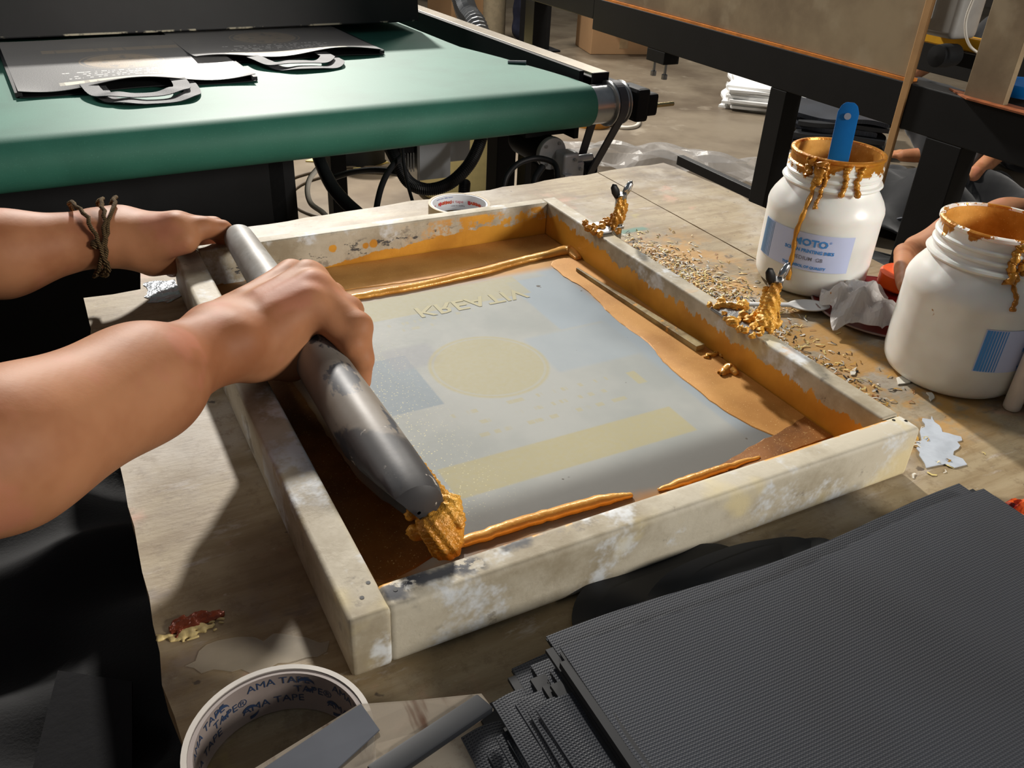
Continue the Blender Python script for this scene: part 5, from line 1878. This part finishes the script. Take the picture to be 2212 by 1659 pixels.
body2 = [(sh+Vector((-.03, .06, 0)), el, .05, .042, .03), (sh+Vector((.05, -.2, -.02)), Vector((3.62, 1.86, .30)), .05, .042, .03), (Vector((3.62, 1.86, .30)), ft2+Vector((.1, -.06, .08)), .04, .03, .02), (sh, sh+Vector((-.06, .02, .14)), .06, .055, .03), (sh+Vector((-.09, .03, .25)), sh+Vector((-.11, .04, .22)), .095, .08, .03)]
surf_obj('body', [surf(pr+body2, .007, .012, 1)], M_skin, seat)
for p in pr2:
    surf_obj('foot', [surf(p, .005, .01, 1)], M_skin, seat)
surf_obj('shirt', [surf([(hp, sh, .16, .15, .06), (sh+Vector((-.06, .10, -.03)), sh+Vector((.08, -.14, -.03)), .09, .09, .05), (sh+Vector((-.03, .06, 0)), sh.lerp(el, .5), .065, .055, .03)], .016, .05, 1, folds)], M_blackcloth, seat)
kn1, kn2 = Vector((3.42, 2.34, .24)), Vector((3.34, 1.96, .22))
surf_obj('trousers', [surf([(hp, kn1, .12, .10, .05), (kn1, ft+Vector((.03, -.03, .02)), .095, .07, .04), (hp, kn2, .12, .10, .05), (kn2, ft2+Vector((.04, -.03, .05)), .09, .06, .04), (hp, hp+Vector((.1, .05, 0)), .14, .14, .05)], .016, .05, 1, folds)], M_blackcloth, seat)
surf_obj('hair', [surf([(sh+Vector((-.07, .02, .30)), sh+Vector((-.10, .03, .30)), .10, .08, .03)], .012, .03, 1)], M_hair, seat)
# loose dark bags with pale straps lying nearer, below the bench
for i, (bp, rz_, lb) in enumerate((((2.02, 1.50, .001), .5, 'black bag lying open on the floor below the bench, nearest to the far jar'), ((2.50, 1.20, .001), 2.2, 'dark blue bag on the floor right of the bench leg'))):
    tote(lb, 'loose bags on the floor below the bench', bp, rz_, 120+i, wd=.34, ln=.36, h=.045, wav=.02, wr=.010, hlen=.08, print_m=(M_blackcloth, M_navy)[i])
tag(crumple((2.86, 1.74, .002), (.42, -.24, 0), (.20, .30, 0), .13, 31, 34, 26, amp=.05, th=.006).build('cloth_heap', M_blackcloth, smooth='all'), 'heap of black fabric on the floor between the seated person and the bench', 'cloth')
M_strap = simple('grey strap', (96, 98, 106), .7)
for k_, pix in enumerate(([(1975, 428), (2010, 425), (2045, 436)], [(1930, 470), (1965, 468), (2000, 490)])):
    P = spline([onz(p[0], p[1], .16-.10*k_) for p in pix], 8)
    mb = MB()
    ribbon(mb, P, .035, .003)
    tag(mb.build('loose_strap', M_strap, fixn=True), ('pale grey strap curving over the floor bags, upper of two', 'pale grey strap curving over the floor bags, lower of two')[k_], 'strap')

# cardboard box, rolls and planks far behind
k = NT('cardboard')
c = k.mix(srgb(204, 162, 118), srgb(178, 138, 98), k.noise(4))
M_card = k.done(c, .8)
b = onz(1275, 118, 0)
t = thing('cardboard_box', 'open cardboard box on the floor behind the conveyor rail', 'box', (b.x+.2, b.y, 0))
Mb_ = Matrix.Translation((b.x, b.y, 0)) @ Matrix.Rotation(-.25, 4, 'Z')
MB().box(0, .46, 0, .34, .001, .36, Mb_).build('box_body', M_card, t, bevel=.004)
MB().box(.0, .46, -.16, .0, .34, .345, Mb_).build('box_flap', M_card, t)
MB().box(.20, .26, -.0015, .0, .04, .36, Mb_).build('packing_tape', simple('tan packing tape', (190, 160, 120), .3), t)
b = onz(1018, 70, 0)
Mb_ = Matrix.Translation((b.x, b.y, 0)) @ Matrix.Rotation(.2, 4, 'Z')
tag(MB().box(-.18, .22, 0, .3, .001, .75, Mb_).build('cardboard_box', M_card, bevel=.004), 'tall cardboard carton far behind the conveyor, cut off at the top', 'box')
b = onz(1066, 82, 0)
tag(MB().lathe([(.02, .001), (.075, .001), (.08, .01), (.08, .80), (.02, .81)], 24, Matrix.Translation((b.x, b.y, 0))).build('paper_roll', simple('cream paper roll', (206, 190, 160), .7), smooth=True), 'upright cream paper roll standing far behind the conveyor rail', 'paper roll')
b = onz(1098, 88, 0)+Vector((.12, -.03, 0))
surf_r = surf([((b.x, b.y, .08), (b.x+.02, b.y, .75), .10, .08, .04), ((b.x+.06, b.y-.02, .1), (b.x+.05, b.y, .6), .08, .06, .04)], .02, .05, 1, folds)
o = surf_obj('cloth_bundle', [surf_r], simple('navy bundle cloth', (40, 44, 66), .9))
tag(o, 'dark blue cloth bundle standing beside the paper roll', 'cloth')
b = onz(1158, 112, 0)
t = thing('steel_post', 'black steel post rising from the floor left of the cardboard box', 'post', b)
MB().box(b.x-.07, b.x+.10, b.y, b.y+.12, 0, 1.6).build('post_column', M_matteblack, t, bevel=.004)
MB().box(b.x-.12, b.x+.16, b.y-.05, b.y+.17, 0, .012).build('post_foot', M_matteblack, t, bevel=.002)
hose([(900, -700, 3.0), (960, -250, 2.75), (985, -60, 2.6), (1000, 0, 2.55), (1010, 30, 2.5), (1030, 62, 2.45), (1050, 140, 2.42), (1060, 300, 2.45)], .030, 'thick ribbed silver hose at the hood end, cut off at the top', 'hose', simple('grey ribbed hose', (110, 112, 114), .4, .4), rib=.12, mm=14, name='corrugated_hose')
b = onz(1060, 25, 0)
tag(MB().box(b.x-.3, b.x+.35, b.y+.4, b.y+.45, .001, 1.5).build('plank', M_darkwood, bevel=.004), 'dark upright plank far behind the paper roll', 'plank')

# clutter on the floor under the conveyor
M_ycard = simple('yellow card', (222, 204, 140), .8, var=.1)
p = onz(775, 345, 0)
mb = MB()
mb.prism([tuple(onz(*q, 0).xy) for q in ((660, 350), (760, 318), (850, 335), (842, 352), (770, 366), (700, 352))], .0005, .006)
tag(mb.build('card_sheet', M_ycard, fixn=True), 'flat yellow card sheet on the floor under the belt', 'card')
t = thing('canister', 'small dark tin with red patches standing on the yellow card', 'tin', (p.x, p.y, .006))
MB().lathe([(.001, .0065), (.12, .0065), (.12, .30), (.10, .32), (.001, .32)], 24, Matrix.Translation((p.x, p.y, 0))).build('tin_body', M_matteblack, t, smooth=True)
MB().lathe([(.121, .10), (.123, .10), (.123, .20), (.121, .20)], 24, Matrix.Translation((p.x, p.y, 0)), close=True).build('tin_band', simple('red band', (190, 74, 40), .5, dark=(60, 40, 30)), t, smooth=True)
tag(MB().lathe([(.001, .0005), (.16, .0005), (.18, .02), (.20, .50), (.19, .52), (.001, .50)], 28, Matrix.Translation(onz(1000, 412, 0))).build('cream_bucket', M_ycard, smooth=True), 'cream bucket on the floor under the control box', 'bucket')
cc_ = onz(790, 425, 0)
for r_, lb in ((.34, 'outer loop of thin cable lying on the floor under the conveyor'), (.27, 'inner loop of thin cable lying on the floor under the conveyor')):
    tag(MB().tube([(cc_.x+r_*math.cos(a), cc_.y+r_*math.sin(a), .006) for a in [2*PI*i/48 for i in range(49)]], .005, 6, caps=False).build('cable_loop', simple('brown cable', (92, 80, 66), .6), smooth='all'), lb, 'cable')
k = NT('clear film')
M_clear = k.done(k.mix(srgb(150, 146, 142), srgb(186, 184, 182), k.noise(30)), .15, 0., .6, Alpha=.28)
p = onz(1420, 355, 0)
tag(crumple((p.x-.05, p.y, .002), (.40, -.28, 0), (.09, .14, 0), .06, 9, 40, 14, amp=.03).build('plastic_sheet', M_clear), 'crumpled clear plastic sheet on the floor behind the table', 'plastic sheet')
p = onz(1770, 370, 0)
tag(crumple((p.x+.05, p.y-.05, .002), (.16, -.12, 0), (.10, .16, 0), .03, 12, 30, 14, amp=.02).build('plastic_sheet', simple('white plastic bag', (206, 202, 196), .4, Alpha=.8)), 'white plastic bag on the floor behind the far jar', 'plastic sheet')
P = [onz(*q, .008) for q in ((1290, 255), (1340, 275), (1375, 272), (1378, 255), (1350, 240), (1310, 245))]
tag(MB().tube(spline(P, 8), .010, 8).build('cable', M_cream, smooth='all'), 'cream cable curling on the floor below the roller end', 'cable')
p = onz(1275, 268, 0)
tag(MB().lathe([(.001, .0005), (.10, .0005), (.10, .05), (.08, .06), (.001, .06)], 24, Matrix.Translation(p)).build('orange_reel', simple('amber plastic', (206, 140, 50), .4), smooth=True), 'amber reel on the floor behind the drive belt', 'reel')
for (px_, py_) in ((1418, 236), (1430, 76)):
    pass
